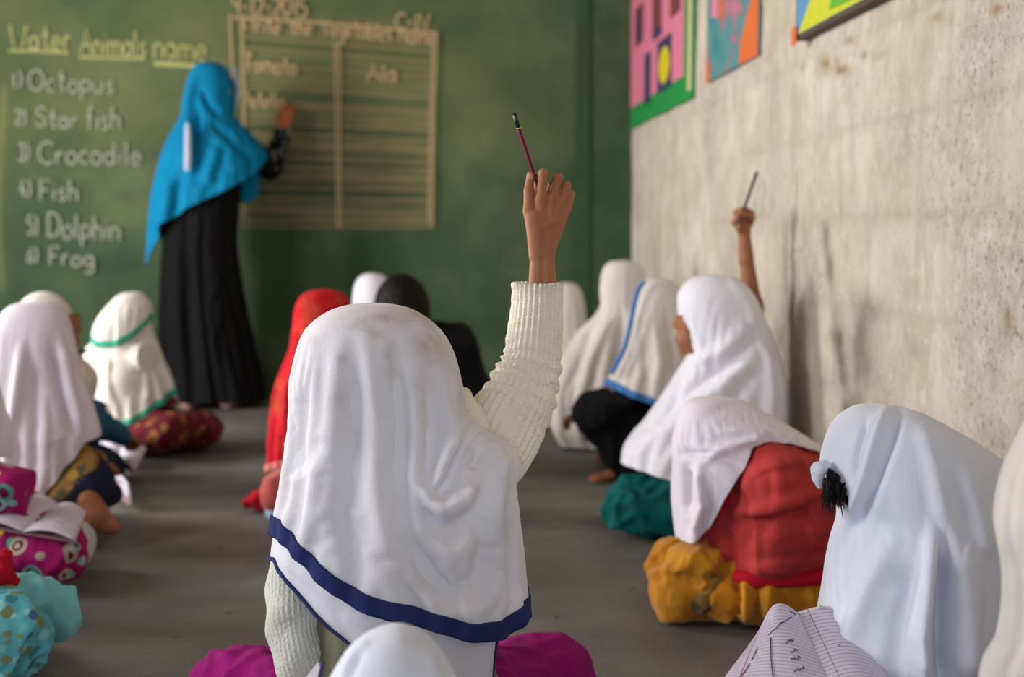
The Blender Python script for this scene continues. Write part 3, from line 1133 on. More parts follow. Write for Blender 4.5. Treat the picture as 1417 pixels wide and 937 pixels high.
PINK = plain('poster_pink', rgb(232, 130, 160), 0.7)
GREEN = plain('poster_green', rgb(30, 150, 70), 0.7)
CREAM = plain('poster_cream', rgb(214, 206, 160), 0.7)
NAVY = plain('poster_navy', rgb(52, 58, 96), 0.7)
BROWN = plain('poster_brown', rgb(122, 62, 60), 0.7)
YELLOW = plain('poster_yellow', rgb(226, 205, 30), 0.7)
m, t, b = nt('poster_teal_paint')
co = coord_(t)
q1 = ramp_(t, noise_(t, co, 7, 4, .6), [(0.36, rgb(196, 110, 140)), (0.43, rgb(120, 120, 120)), (0.5, rgb(84, 140, 146)), (0.66, rgb(60, 132, 136)), (0.74, rgb(50, 84, 116))])
t.links.new(q1, b.inputs['Base Color']); b.inputs['Roughness'].default_value = 0.75
TEAL = m
ORANGE = plain('poster_orange', rgb(224, 112, 56), 0.7)
SKY = plain('poster_blue', rgb(96, 150, 190), 0.7)
LIME = plain('poster_lime', rgb(206, 206, 50), 0.7)
LEAF = plain('poster_leaf_green', rgb(104, 176, 48), 0.7)
DARK = plain('poster_edge', rgb(84, 74, 60), 0.8)

zt = 1.95
yA, zA = wallpt(877, 174); yB, zB = wallpt(963, 141)
zb = (zA + zB) / 2
po = empty('poster', (WX, (yA + yB) / 2, zb), 'pink picture poster with a green border nearest the board corner', 'poster', 'posters on the whitewashed wall')
flat(po, 'sheet', [(yA, zb), (yB, zb), (yB, zt), (yA, zt)], GREEN, 0.016, 0.012)
yP = wallpt(951, 141)[0]
flat(po, 'picture', [(yA - .01, zb + .10), (yP, zb + .10), (yP, zt - .02), (yA - .01, zt - .02)], PINK, 0.018)
ye0, ye1 = wallpt(957, 141)[0], wallpt(962, 141)[0]
flat(po, 'side_stripe', [(ye0, zb + .03), (ye1, zb + .03), (ye1, zt - .01), (ye0, zt - .01)], CREAM, 0.018)
for x0, x1, y0, y1, mt in ((885, 896, 8, 61, BROWN), (909, 921, -8, 50, BROWN), (934, 948, -30, 20, BROWN), (888, 892, 12, 61, NAVY), (912, 922, 38, 51, NAVY), (899, 907, 73, 143, NAVY), (917, 936, 52, 124, NAVY)):
    flat(po, 'figure', [(wallpt((x0 + x1) / 2, 0)[0] + s_ * (wallpt(x0, 0)[0] - wallpt(x1, 0)[0]) / 2, wallpt((x0 + x1) / 2, yv)[1]) for s_, yv in ((1, y1), (-1, y1), (-1, y0), (1, y0))], mt, 0.020 if mt is not NAVY else .022)
yc, zc = wallpt(926.5, 90)
ry_, rz_ = abs(wallpt(919, 90)[0] - wallpt(934, 90)[0]) / 2, abs(wallpt(926, 65)[1] - wallpt(926, 116)[1]) / 2
flat(po, 'figure', [(yc + ry_ * math.cos(a), zc + rz_ * math.sin(a)) for a in np.linspace(0, 6.283, 20)[:-1]], YELLOW, 0.024)

yA, zA = wallpt(982, 113); yB, zB = wallpt(1054, 79)
zb = (zA + zB) / 2
po = empty('poster', (WX, (yA + yB) / 2, zb), 'teal painted poster with orange corners, middle of the three', 'poster', 'posters on the whitewashed wall')
flat(po, 'sheet', [(yA, zb), (yB, zb), (yB, zt), (yA, zt)], TEAL, 0.012, 0.010)
dy = yA - yB
flat(po, 'figure', [(yA, zb), (yA - .1 * dy, zb), (yA - .05 * dy, zb + .06), (yA, zb + .09)], ORANGE, 0.014)
flat(po, 'figure', [(yB + .32 * dy, zb), (yB, zb), (yB, zb + .42), (yB + .07 * dy, zb + .36), (yB + .10 * dy, zb + .2), (yB + .3 * dy, zb + .07)], ORANGE, 0.014)
flat(po, 'figure', [(yA - .28 * dy, zb + .18), (yA - .36 * dy, zb + .2), (yA - .40 * dy, zb + .44), (yA - .30 * dy, zb + .46)], ORANGE, 0.014)
flat(po, 'figure', [(yA - .10 * dy, zb + .22), (yA - .24 * dy, zb + .2), (yA - .26 * dy, zb + .40), (yA - .14 * dy, zb + .42)], PINK, 0.014)
flat(po, 'figure', [(yB + .46 * dy, zb + .36), (yB + .30 * dy, zb + .38), (yB + .2 * dy, zb + .5), (yB + .36 * dy, zb + .48)], NAVY, 0.014)

yA, zA = wallpt(1119, 57); yB, zB = wallpt(1237, -2)
zb = (zA + zB) / 2
po = empty('poster', (WX, (yA + yB) / 2, zb), 'framed poster with lime and blue landscape, furthest from the board', 'poster', 'posters on the whitewashed wall')
flat(po, 'sheet', [(yA, zb), (yB, zb), (yB, zt), (yA, zt)], DARK, 0.035, 0.032)
dy = yA - yB
flat(po, 'picture', [(yA - .012, zb + .012), (yB + .012, zb + .012), (yB + .012, zt - .012), (yA - .012, zt - .012)], SKY, 0.037)
flat(po, 'figure', [(yA - .06 * dy, zb + .013), (yB + .02, zb + .013), (yB + .02, zb + .3), (yB + .4 * dy, zb + .24), (yA - .34 * dy, zb + .2), (yA - .24 * dy, zb + .09)], LIME, 0.039)
flat(po, 'figure', [(yB + .52 * dy, zb + .03), (yB + .03, zb + .02), (yB + .03, zb + .22), (yB + .3 * dy, zb + .16), (yB + .44 * dy, zb + .1)], LEAF, 0.041)
flat(po, 'corner_tape', [(yA + .012, zb - .012), (yA - .03, zb - .012), (yA - .03, zb + .035), (yA + .012, zb + .035)], ORANGE, 0.043)

# ------------------------------------------------------------------ people
def rx(a): a = math.radians(a); return np.array([[1, 0, 0], [0, math.cos(a), -math.sin(a)], [0, math.sin(a), math.cos(a)]])
def ry(a): a = math.radians(a); return np.array([[math.cos(a), 0, math.sin(a)], [0, 1, 0], [-math.sin(a), 0, math.cos(a)]])
def rz(a): a = math.radians(a); return np.array([[math.cos(a), -math.sin(a), 0], [math.sin(a), math.cos(a), 0], [0, 0, 1]])


SKIN = plain('brown_skin', rgb(168, 108, 74), 0.55, bump=(500, .12), spec=0.35, sss=0.08)
SKIN2 = plain('tan_skin', rgb(158, 100, 68), 0.55, bump=(500, .12), spec=0.35, sss=0.08)
HAIR = plain('black_hair', rgb(20, 14, 12), 0.6, bump=(300, .5), spec=0.2)
EYE = plain('eye_white', rgb(228, 224, 216), 0.25)
IRIS = plain('eye_dark', rgb(30, 20, 15), 0.2)
NAIL = plain('finger_nail', rgb(206, 166, 146), 0.35)


def skeleton(x, y, a=0, s=1.0, lean=8, side=0, hp=12, hyaw=0, htilt=0, legs='cross', armsj=None, hz=0.0):
    """Joints of a seated child, facing local +y turned by a degrees (0 faces the board, 90 faces -x)."""
    Rw = rz(a)
    U = ry(side) @ rx(-lean)
    piv = np.array([0, 0, .10 + hz])
    w = lambda p: np.array([x, y, 0]) + Rw @ (s * np.asarray(p, float))
    up = lambda p: w(piv + U @ (np.asarray(p, float) - np.array([0, 0, .10])))
    J = {'s': s, 'base': np.array([x, y, 0.0])}
    J['pelvis'] = w((0, 0, .10 + hz)); J['belly'] = up((0, .01, .21)); J['chest'] = up((0, .005, .33)); J['neck'] = up((0, 0, .435))
    Rh = Rw @ U @ rz(hyaw) @ ry(htilt) @ rx(-hp)
    J['Rh'] = Rh
    J['head'] = J['neck'] + s * (Rh @ np.array([0, .018, .125]))
    for sd, nm in ((-1, 'l'), (1, 'r')):
        J['sh' + nm] = up((sd * .118, 0, .405))
        J['el' + nm] = up((sd * .140, .055, .235))
        J['wr' + nm] = w((sd * .045, .19, .165))
        J['hip' + nm] = w((sd * .07, .0, .085 + hz))
        if legs == 'cross':
            J['kn' + nm] = w((sd * .235, .17, .085)); J['an' + nm] = w((-sd * .05, .25 + .03 * sd, .05)); J['to' + nm] = w((-sd * .15, .27 + .03 * sd, .035))
        elif legs == 'kneel':
            J['kn' + nm] = w((sd * .11, .25, .07)); J['an' + nm] = w((sd * .09, -.06, .045)); J['to' + nm] = w((sd * .09, -.16, .03))
        elif legs == 'squat':
            J['kn' + nm] = w((sd * .12, .20, .31)); J['an' + nm] = w((sd * .10, .11, .05)); J['to' + nm] = w((sd * .11, .23, .022))
        elif legs == 'side':
            J['kn' + nm] = w((sd * .08 + .10, .27, .085 + .02 * sd)); J['an' + nm] = w((sd * .05 + .25, .10, .05)); J['to' + nm] = w((sd * .05 + .30, .01, .03))
    J['w'] = w
    if armsj:
        J.update({k: np.asarray(v, float) for k, v in armsj.items()})
    return J


FITW = {'head': 1, 'neck': .93, 'chest': .6, 'belly': .28, 'shl': .84, 'shr': .84, 'ell': .45, 'elr': .45}


def fit(J, px, py, Y, rows=('head', 'neck', 'chest', 'belly', 'shl', 'shr', 'ell', 'elr')):
    """Bend the upper body so that the head's centre comes to this place."""
    sh = P(px, py, Y) - J['head']
    for k_ in rows:
        J[k_] = J[k_] + sh * FITW[k_]
    return J


def hand_prims(wr, el, s, palm_out, spread=1.0, curl=35):
    """A relaxed, slightly curled hand at the wrist continuing the forearm."""
    d = wr - el; d /= np.linalg.norm(d)
    n = np.asarray(palm_out, float); n = n - d * (n @ d); n /= np.linalg.norm(n) + 1e-9
    sx = np.cross(d, n)
    pr, tips = [], []
    for i, (off, L) in enumerate(((-.021, .030), (-.007, .034), (.007, .031), (.020, .025))):
        k0 = wr + s * (sx * off * .55)
        k1 = wr + s * (d * .056 + sx * off * spread)
        pr.append(cone(k0, k1, .0105 * s, .0095 * s))
        a, q = math.radians(curl), k1
        for seg, rr in ((.52, .0078), (.34, .007), (.26, .0062)):
            dd = d * math.cos(a) + n * math.sin(a)
            q2 = q + s * dd * L * seg * 1.35
            pr.append(cone(q, q2, rr * s, (rr - .0008) * s))
            q = q2; a += math.radians(curl)
        tips.append(q)
    t0 = wr + s * (d * .014 - sx * .016)
    t1 = t0 + s * (d * .024 - sx * .020 + n * .010)
    t2 = t1 + s * (d * .026 - sx * .004 + n * .010)
    pr += [cone(t0, t1, .010 * s, .0085 * s), cone(t1, t2, .0085 * s, .0065 * s)]
    return pr


def head_prims(J):
    s, R, c = J['s'], J['Rh'], J['head']
    g = lambda x, y, z: c + s * (R @ np.array([x, y, z]))
    pr = [ell(g(0, -.008, .018), s * np.array([.073, .088, .092]), R), ell(g(0, .028, -.045), s * np.array([.050, .054, .058]), R)]
    for sd in (-1, 1):
        pr += [ell(g(sd * .032, .052, -.028), s * np.array([.028, .026, .03]), R), ell(g(sd * .075, -.008, -.012), s * np.array([.009, .017, .026]), R)]
    pr += [cone(g(0, .078, .008), g(0, .094, -.022), .007 * s, .0105 * s), cone(g(-.009, .086, -.025), g(.009, .086, -.025), .007 * s),
           cone(g(-.014, .078, -.052), g(.014, .078, -.052), .007 * s), cone(g(-.012, .076, -.061), g(.012, .076, -.061), .007 * s),
           ell(g(0, .066, -.085), s * np.array([.020, .018, .016]), R), cone(g(-.034, .070, .020), g(.034, .070, .020), .010 * s)]
    pr += [cone(J['neck'] - .02 * s * np.array([0, 0, 1]), g(0, -.015, -.05), .038 * s, .034 * s)]
    return pr


def torso_prims(J, inf=0.0, arms=True, nohand=True):
    s = J['s']
    pr = [cone(J['pelvis'], J['belly'], .098 * s + inf, .085 * s + inf), cone(J['belly'], J['chest'], .085 * s + inf, .088 * s + inf),
          cone(J['shl'], J['shr'], .042 * s + inf, .042 * s + inf), cone(J['chest'], J['neck'], .075 * s + inf, .045 * s + inf)]
    if arms:
        for n in 'lr':
            if arms is True or n in arms:
                pr += [cone(J['sh' + n], J['el' + n], .036 * s + inf, .028 * s + inf), cone(J['el' + n], J['wr' + n], .027 * s + inf, .019 * s + inf)]
    return pr


def leg_prims(J, inf=0.0, feet=False, stop=1.0):
    s = J['s']
    pr = []
    for n in 'lr':
        an = J['kn' + n] + stop * (J['an' + n] - J['kn' + n])
        pr += [cone(J['pelvis'], J['hip' + n], .095 * s + inf, .085 * s + inf), cone(J['hip' + n], J['kn' + n], .066 * s + inf, .046 * s + inf),
               cone(J['kn' + n], an, .044 * s + inf, .027 * s + inf)]
        if feet:
            pr += [cone(J['an' + n], J['to' + n], .025 * s, .017 * s)]
            d = J['to' + n] - J['an' + n]; d /= np.linalg.norm(d)
            sdv = np.cross(d, [0, 0, 1.0]); sdv /= np.linalg.norm(sdv) + 1e-9
            for i in range(5):
                o = (i - 2) * .0085 * s
                a = J['to' + n] + sdv * o
                pr.append(cone(a, a + d * (.020 - .002 * abs(i - 1)) * s, .0075 * s, .006 * s))
    return pr


def floor_cut(G): return 0.004 - G[..., 2]


def build_body(root, J, skin, hands='lr', h=0.0075, extra=None, palm=None, feet=True, face=True):
    pr = torso_prims(J) + leg_prims(J, 0.0, feet) + head_prims(J)
    parts = [nets(pr, h, 0.018, floor_cut)]
    for n in hands:
        s = J['s']
        po = (palm or {}).get(n, (0, 0, -1))
        hp = hand_prims(J['wr' + n], J['el' + n], s, po)
        d = J['el' + n] - J['wr' + n]
        hp.append(cone(J['wr' + n] + d * .45, J['wr' + n], .024 * s, .0165 * s))
        parts.append(nets(hp, 0.0032, 0.008))
    if extra: parts += extra
    V, F = join_vf(parts)
    b = mesh('body', V, F, skin, root)
    if face:
        s, R, c = J['s'], J['Rh'], J['head']
        for sd in (-1, 1):
            for nm, mt, yy, r in (('eye', EYE, .0665, .0125), ('iris', IRIS, .0735, .0070)):
                Vv, Ff = nets([ell(c + s * (R @ np.array([sd * .030, yy, .004])), s * np.array([r, r, r * .8]), R)], .0025, .002)
                mesh(nm, Vv, Ff, mt, root)
    return b


def garment(name, root, prims, mat, amp=0.006, h=0.0085, fr=11, seed=0.0, k=0.03, cut=floor_cut, relax_it=2, folds=()):
    V, F = nets(prims, h, k, cut)
    V = relax(V, F, relax_it)
    if amp:
        V = wrinkle(V, F, amp, fr, seed)
        V = relax(V, F, 2)
    if folds:
        V = relax(press_folds(V, vnormals(V, F), folds), F, 1)
    V[:, 2] = np.maximum(V[:, 2], 0.004)
    return mesh(name, V, F, mat, root)


def skirt_prims(J, inf):
    """Front and back panels of a long tunic lying over the lap."""
    s = J['s']
    mid = (J['knl'] + J['knr']) / 2
    return [cone(J['pelvis'], J['pelvis'] * .45 + mid * .55, .115 * s + inf, .075 * s + inf), cone(J['hipl'], J['hipl'] * .5 + J['knl'] * .5, .085 * s + inf, .07 * s + inf),
            cone(J['hipr'], J['hipr'] * .5 + J['knr'] * .5, .085 * s + inf, .07 * s + inf)]


def hair_cap(root, J, grow=0.010, fringe=True):
    s, R, c = J['s'], J['Rh'], J['head']
    pr = [ell(c + s * (R @ np.array([0, -.014, .024])), s * (np.array([.075, .090, .093]) + grow), R),
          ell(c + s * (R @ np.array([0, -.045, -.03])), s * (np.array([.066, .055, .06]) + grow), R)]

    def cut(G):
        l = (G - c) @ R / s
        return np.maximum((l[..., 1] - .052) * .9 - np.clip(l[..., 2] - .045, 0, .1) * 2.0, -0.075 - l[..., 2])
    V, F = nets(pr, .006, .03, cut)
    N = vnormals(V, F)
    l = (V - c) @ R
    V = V + N * (0.0035 * np.sin(np.arctan2(l[:, 0], l[:, 2]) * 60 + 6 * noise(V * 30)))[:, None]
    return mesh('hair', V, F, HAIR, root)


def colliders(J, arms=True, inf=0.014):
    s, R, c = J['s'], J['Rh'], J['head']
    g = lambda x, y, z: c + s * (R @ np.array([x, y, z]))
    return torso_prims(J, inf, arms) + [ell(g(0, -.006, .018), s * np.array([.078, .090, .097]) + .004, R), ell(g(0, .022, -.04), s * np.array([.058, .06, .062]) + .004, R)]


WHITE = fabric('white_cotton', rgb(228, 227, 238), 0.02, weave=520)
WHITE_WORN = fabric('white_cotton_worn', rgb(228, 225, 233), 0.03, weave=460, stain=(rgb(204, 190, 184), .3), marks=('soiling', rgb(172, 148, 136)))
WHITE_COOL = fabric('white_polyester', rgb(222, 226, 242), 0.02, weave=600)
LILAC = fabric('lilac_white_cotton', rgb(222, 214, 226), 0.03)
CREAMC = fabric('cream_cotton', rgb(226, 220, 211), 0.04)
BEIGEW = fabric('beige_white_cotton', rgb(222, 214, 208), 0.04)
NAVYC = fabric('navy_ribbon', rgb(43, 51, 104), 0.10, weave=700)
BLUEC = fabric('blue_ribbon', rgb(66, 124, 196), 0.08)
TEALC = fabric('teal_lace', rgb(50, 160, 134), 0.1)
BLACKC = fabric('black_cloth', rgb(12, 12, 14), 0.1, bump=.2)
TURQ = fabric('turquoise_scarf', rgb(0, 122, 166), 0.06)
SILVER = fabric('silver_trim', rgb(196, 206, 222), 0.1, rough=.5)
MAGENTA = fabric('magenta_velvet', rgb(146, 8, 108), 0.12, sheen=.05)
OLIVE = fabric('olive_fleece', rgb(122, 118, 98), 0.08, weave=300, bump=.5)
KNIT = fabric('ivory_knit', rgb(242, 234, 214), 0.04, weave=260, bump=.7, stain=(rgb(210, 198, 170), .2))
FLEECE = fabric('ivory_fleece', rgb(222, 221, 212), 0.05, weave=240, bump=.9, stain=(rgb(140, 138, 128), .35))
REDC = fabric('red_linen', rgb(180, 58, 58), 0.12, stain=(rgb(150, 44, 48), .4))
REDHEM = fabric('crimson_hem', rgb(176, 14, 36), 0.08)
MUSTARD = fabric('mustard_cotton', rgb(196, 128, 12), 0.12, stain=(rgb(140, 88, 20), .5))
DKTEAL = fabric('dark_teal_cotton', rgb(6, 94, 92), 0.12)
PALETEAL = fabric('pale_turquoise_cotton', rgb(120, 196, 202), 0.08)
DKBLUE = fabric('dark_blue_cloth', rgb(30, 36, 58), 0.1)
BLUED = fabric('steel_blue_cloth', rgb(44, 96, 128), 0.1)
PINKISH = fabric('pale_pink_cloth', rgb(214, 190, 190), 0.05)
SKYB = fabric('light_blue_cloth', rgb(150, 190, 206), 0.08)
PRINT_MAG = print_fabric('magenta_circle_print', rgb(158, 14, 96), [rgb(110, 190, 176), rgb(236, 190, 40), rgb(150, 200, 200), rgb(190, 170, 150), rgb(96, 150, 140)], 21)
PRINT_MAR = print_fabric('maroon_dot_print', rgb(92, 14, 34), [rgb(140, 96, 40), rgb(120, 20, 50), rgb(110, 70, 30)], 26, ring=False)
PRINT_TURQ = print_fabric('turquoise_flower_print', rgb(96, 180, 190), [rgb(76, 104, 150), rgb(130, 200, 206), rgb(126, 140, 100), rgb(70, 140, 156), rgb(140, 206, 210)], 42, ring=False)
PRINT_OLIVE = print_fabric('olive_leaf_print', rgb(126, 92, 44), [rgb(80, 60, 36), rgb(150, 120, 50), rgb(70, 74, 46)], 26, ring=False)
PRINT_RED = fabric('red_gold_scarf', rgb(196, 20, 34), .1, stain=(rgb(206, 120, 70), .5)) or print_fabric('red_gold_print', rgb(198, 22, 34), [rgb(206, 30, 36), rgb(214, 130, 70), rgb(190, 18, 30), rgb(200, 90, 60), rgb(196, 24, 34)], 24, ring=False)


def person(label, x, y, group='pupils sitting on the floor', cat='person'):
    return empty('person', (x, y, 0), label, cat, group)


Xat = lambda px, Y: P(px, 400, Y)[0]

# ================================================================== girl with her hand up, in focus
YM = 1.72
mx = Xat(548, YM)
g1 = person('girl in worn white headscarf with navy hem band, arm raised holding maroon pencil', mx, YM)
shr = P(655, 648, YM + .05); elr = P(727, 545, YM + .10); wrr = P(748, 440, YM + .10)
J = skeleton(mx, YM, a=4, s=1.03, lean=2, side=-4, hp=22, htilt=-3,
             armsj={'shr': shr, 'elr': elr, 'wrr': wrr, 'shl': P(436, 690, YM), 'ell': P(408, 850, YM - .02), 'wrl': P(440, 1010, YM + .06)})
YH = YM + .10
p = lambda x, y, d=0.0: P(x, y, YH + d)
hp = [cone(p(743, 430), p(745, 352), .0150, .0122), cone(p(757, 430), p(756, 352), .0150, .0122),
      cone(p(744, 352), p(739, 300), .0135, .013), cone(p(750, 350), p(748, 276), .0115, .0085), cone(p(753, 350), p(763, 273, .002), .0115, .0082),
      cone(p(756, 350), p(774, 278, .004), .011, .0078), cone(p(758, 350), p(784, 288, .008), .010, .0072), cone(p(745, 315), p(766, 306), .012, .010)]
# index, middle, ring, little: knuckle -> bent joint -> curled away from the camera
for (k0, k1, k2, k3, r) in (((748, 278, 0), (752, 240, .000), (745, 252, .030), (741, 272, .028), .0070),
                            ((764, 274, .002), (772, 246, .008), (764, 256, .034), (757, 278, .032), .0069),
                            ((775, 279, .004), (784, 257, .012), (774, 266, .034), (766, 286, .032), .0064),
                            ((785, 288, .008), (790, 269, .016), (780, 278, .034), (772, 294, .032), .0058)):
    a, b_, c, d = (p(*q) for q in (k0, k1, k2, k3))
    hp += [cone(a, b_, r + .0006, r), cone(b_, c, r, r - .0006), cone(c, d, r - .0006, r - .0014)]
# thumb
hp += [cone(p(744, 330), p(732, 292, .002), .013, .0090), cone(p(732, 292, .002), p(732, 264, .006), .0085, .0075), cone(p(732, 264, .006), p(734, 242, .010), .0072, .0060)]
hv = nets(hp, 0.0016, 0.0034)
hv = (relax(hv[0], hv[1], 1), hv[1])
build_body(g1, J, SKIN, hands='l', extra=[hv])
V, F = nets([ell(p(733.5, 246, .0045), (.0042, .0022, .0072))], .0011, .002)
mesh('finger_nail', V, F, NAIL, g1)
V, F = nets([cone(J['pelvis'], J['belly'], .128, .115), cone(J['belly'], J['chest'], .118, .105), cone(shr * .8 + J['shl'] * .2, J['shl'] * .85 + shr * .15, .05, .05),
             cone(J['chest'], J['neck'], .09, .055), cone(J['pelvis'] + np.array([-.07, .02, -.03]), J['pelvis'] + np.array([.07, .02, -.03]), .12, .12)], .009, .04, floor_cut)
V = wrinkle(relax(V, F, 2), F, .006, 9, 2.0)
mesh('fleece_vest', V, F, OLIVE, g1)
garment('trousers', g1, leg_prims(J, .026), MAGENTA, .007, .006, 13, 4.0)


def knit_disp(a, s):
    ribs = 0.0014 * np.sin(a * 30)
    bunch = np.exp(-((s - .50) / .13) ** 2)
    ring = (0.0026 * bunch + .0004) * np.sin(s * 95 + 2.4 * np.sin(a + 1) + 4.0 * noise(np.stack([np.cos(a) * 1.2, np.sin(a) * 1.2, s * 6], -1)))
    big = 0.0055 * np.exp(-((s - .52) / .2) ** 2) * noise(np.stack([np.cos(a) * 1.5, np.sin(a) * 1.5, s * 14], -1))
    knitn = 0.0008 * np.sin(s * 330) * np.cos(a * 30)
    cuff = 0.0018 * np.sin(a * 30) * np.exp(-(s / .05) ** 2)
    return ribs + ring + big + knitn + cuff


sp = [P(744, 392, YH), P(743, 425, YH), P(740, 465, YH), P(735, 505, YH), P(720, 548, YH - .005), P(699, 588, YH - .015), P(676, 632, YM + .06), P(640, 660, YM + .04)]
V, F = tube(sp, [.0360, .0375, .0405, .0440, .0530, .0590, .0560, .05], 240, 260, cap=False, disp=knit_disp)
sl = mesh('raised_sleeve', V, F, KNIT, g1)
solid(sl, .004)
lp = [P(430, 700, YM + .02), P(416, 745, YM + .02), P(408, 795, YM + .0), P(407, 855, YM - .03), P(418, 912, YM - .04), P(450, 985, YM + .02), P(490, 1040, YM + .10)]
V, F = tube(lp, [.028, .034, .0365, .038, .038, .034, .03], 120, 170, cap=False,
            disp=lambda a, s: 0.0007 * np.sin(a * 34) + .003 * noise(np.stack([np.cos(a) * 1.4, np.sin(a) * 1.4, s * 9], -1)) + .0028 * np.exp(-((s - .52) / .2) ** 2) * np.sin(s * 38 + 2.2 * np.cos(a)))
solid(mesh('lowered_sleeve', V, F, FLEECE, g1), .004)
# knitted collar showing past the scarf beside the raised arm
V, F = nets([cone(P(636, 556, YM + .05), P(650, 592, YM + .04), .022, .030), cone(P(600, 600, YM + .05), P(645, 592, YM + .04), .03, .03)], .005, .02)
mesh('collar', wrinkle(V, F, .002, 40, 1.0), F, KNIT, g1)

colm = [cone(J['belly'], J['chest'], .112, .105), cone(P(460, 672, YM), P(650, 655, YM), .060, .060), cone(P(650, 655, YM), P(680, 646, YM + .02), .052, .034)]
s_, R_, c_ = J['s'], J['Rh'], J['head']
colm += [ell(c_ + s_ * (R_ @ np.array([0, -.006, .018])), s_ * np.array([.080, .094, .096]), R_)]
mk = [(419, 512, 512), (421, 488, 538), (427, 464, 566), (439, 440, 590), (456, 421, 610), (482, 408, 627), (515, 402, 639), (550, 400, 645), (572, 399, 651), (590, 397, 674), (608, 395, 694), (632, 391, 707), (680, 384, 718), (730, 377, 724), (790, 373, 728), (850, 371, 732), (960, 369, 736)]
mf = [.0, .03, .055, .075, .088, .098, .104, .108, .110, .111, .113, .118, .125, .13, .134, .138, .14]
mb = [.0, .03, .055, .075, .088, .098, .104, .104, .100, .097, .095, .09, .09, .09, .09, .09, .09]
hem_o = [(180, 726), (-165, 728), (-150, 738), (-135, 762), (-120, 796), (-105, 830), (-90, 853), (-75, 869), (-60, 879), (-45, 875), (-30, 859), (-15, 843), (0, 836), (45, 800), (90, 770), (135, 760)]
ridges = [
    ([(505, 470), (520, 560), (522, 660), (535, 740), (560, 820)], 13, 0.0083),
    ([(470, 470), (462, 560), (450, 660), (440, 740)], 16, 0.0075),
    ([(492, 500), (490, 600), (480, 700), (500, 790)], 14, -0.0075),
    ([(590, 500), (598, 570), (592, 640), (586, 700), (600, 780), (640, 850)], 13, -0.0090),
    ([(548, 480), (556, 560), (560, 640), (572, 720), (600, 800)], 13, -0.0075),
    ([(575, 520), (578, 600), (574, 660), (580, 720), (606, 800)], 11, 0.0090),
    ([(614, 540), (620, 590), (616, 630), (604, 670)], 12, 0.0120),
    ([(658, 560), (652, 585), (643, 606), (630, 636), (618, 662), (604, 680)], 6.5, -0.0230, 0.2),
    ([(632, 560), (634, 590), (628, 618)], 9, 0.0105),
    ([(585, 655), (594, 684), (614, 694), (640, 680), (656, 655)], 8, 0.0165),
    ([(578, 690), (598, 742), (632, 756), (664, 728), (684, 680)], 15, 0.0075),
    ([(590, 690), (608, 716), (634, 716), (656, 690)], 10, -0.0070),
    ([(566, 740), (596, 790), (636, 806), (672, 780), (694, 720)], 16, -0.0060),
    ([(560, 770), (600, 824), (650, 838), (690, 800)], 16, 0.0050),
    ([(667, 604), (664, 622), (652, 640)], 7, -0.0150),
    ([(688, 600), (690, 640), (684, 700), (690, 780)], 14, 0.0105),
    ([(660, 690), (662, 750), (660, 830)], 12, -0.0090),
    ([(707, 650), (706, 720), (710, 820)], 10, -0.0067),
    ([(420, 520), (412, 600), (402, 700)], 12, -0.0090),
    ([(440, 620), (430, 690), (420, 745)], 9, 0.0075),
    ([(408, 640), (400, 720)], 8, 0.0075),
    ([(530, 745), (560, 800), (600, 850)], 10, -0.0060),
]
scarf1, sv, _ = drape('headscarf', g1, WHITE_WORN, YM, mk, hem_o, folds=(.004, 9, 3.0, 0), col=colm, ridges=ridges, front=mf, back=mb, nth=300, nv=210, thick=.0028, fine=.0015, sett=dict(it=70, exh=.035, exv=.012, inner=.007, outer=.012),
      bands=[(.0, .026, NAVYC, 'navy_hem_band')], smooth_it=1, grow=.006, e=2.4)
sx1, sy1 = proj(sv.reshape(-1, 3))
so = np.zeros(len(sx1))
for (x, y, a1, a2, w) in ((500, 462, 26, 10, .5), (472, 492, 9, 9, .5), (545, 440, 60, 12, .28), (600, 470, 26, 30, .3), (540, 505, 10, 30, .30), (430, 470, 16, 20, .3), (640, 530, 9, 50, .35), (590, 520, 40, 40, .16), (470, 545, 50, 60, .10), (625, 745, 22, 16, .14), (700, 700, 12, 60, .14)):
    so += w * np.exp(-((sx1 - x) / a1) ** 2 - ((sy1 - y) / a2) ** 2)
so *= 1.45 * np.clip(.8 + .9 * fbm(sv.reshape(-1, 3) * 30, 3), .1, 1.6)
at_ = scarf1.data.attributes.new('soiling', 'FLOAT', 'POINT')
at_.data.foreach_set('value', np.clip(so, 0, .8).astype(np.float32))
ik = [(r, l + (3 if r > 600 else 8), q - (12 if r > 600 else 8)) for r, l, q in mk[:-1]] + [(1100, 385, 715)]
ik[0] = (427, 512, 512); ik[1] = (430, 490, 536); ik[2] = (436, 468, 560)
ifr = [max(0, v - .006) for v in mf]; ibk = [max(0, v - .012) for v in mb]
hem_i = [(180, 774), (-165, 776), (-150, 795), (-135, 826), (-120, 866), (-105, 905), (-90, 955), (-75, 1000), (-60, 1040), (-50, 1050), (-44, 1020), (-41, 900), (-30, 850), (0, 830), (90, 740)]
drape('headscarf_underlayer', g1, WHITE, YM, ik, hem_i, folds=(.004, 11, 8.0, 0), front=ifr, back=ibk, nth=420, nv=160, thick=.002, sett=None,
      bands=[(.0, .0045, NAVYC, 'navy_edge')], smooth_it=2, ridges=[([(380, 765), (440, 812), (520, 862)], 7, .004), ([(470, 850), (540, 900)], 8, .003)])

# the pencil in her hand
PEN_A = plain('maroon_pencil_paint', rgb(104, 22, 52), 0.25, spec=.6)
PEN_B = plain('black_pencil_paint', rgb(18, 17, 18), 0.3, spec=.6)
PEN_G = plain('gold_pencil_ring', rgb(204, 160, 80), 0.3, metal=.6)
PEN_W = plain('bare_pencil_wood', rgb(206, 170, 120), 0.7)
PEN_S = plain('steel_grey_pencil_paint', rgb(70, 72, 80), 0.3, spec=.6)


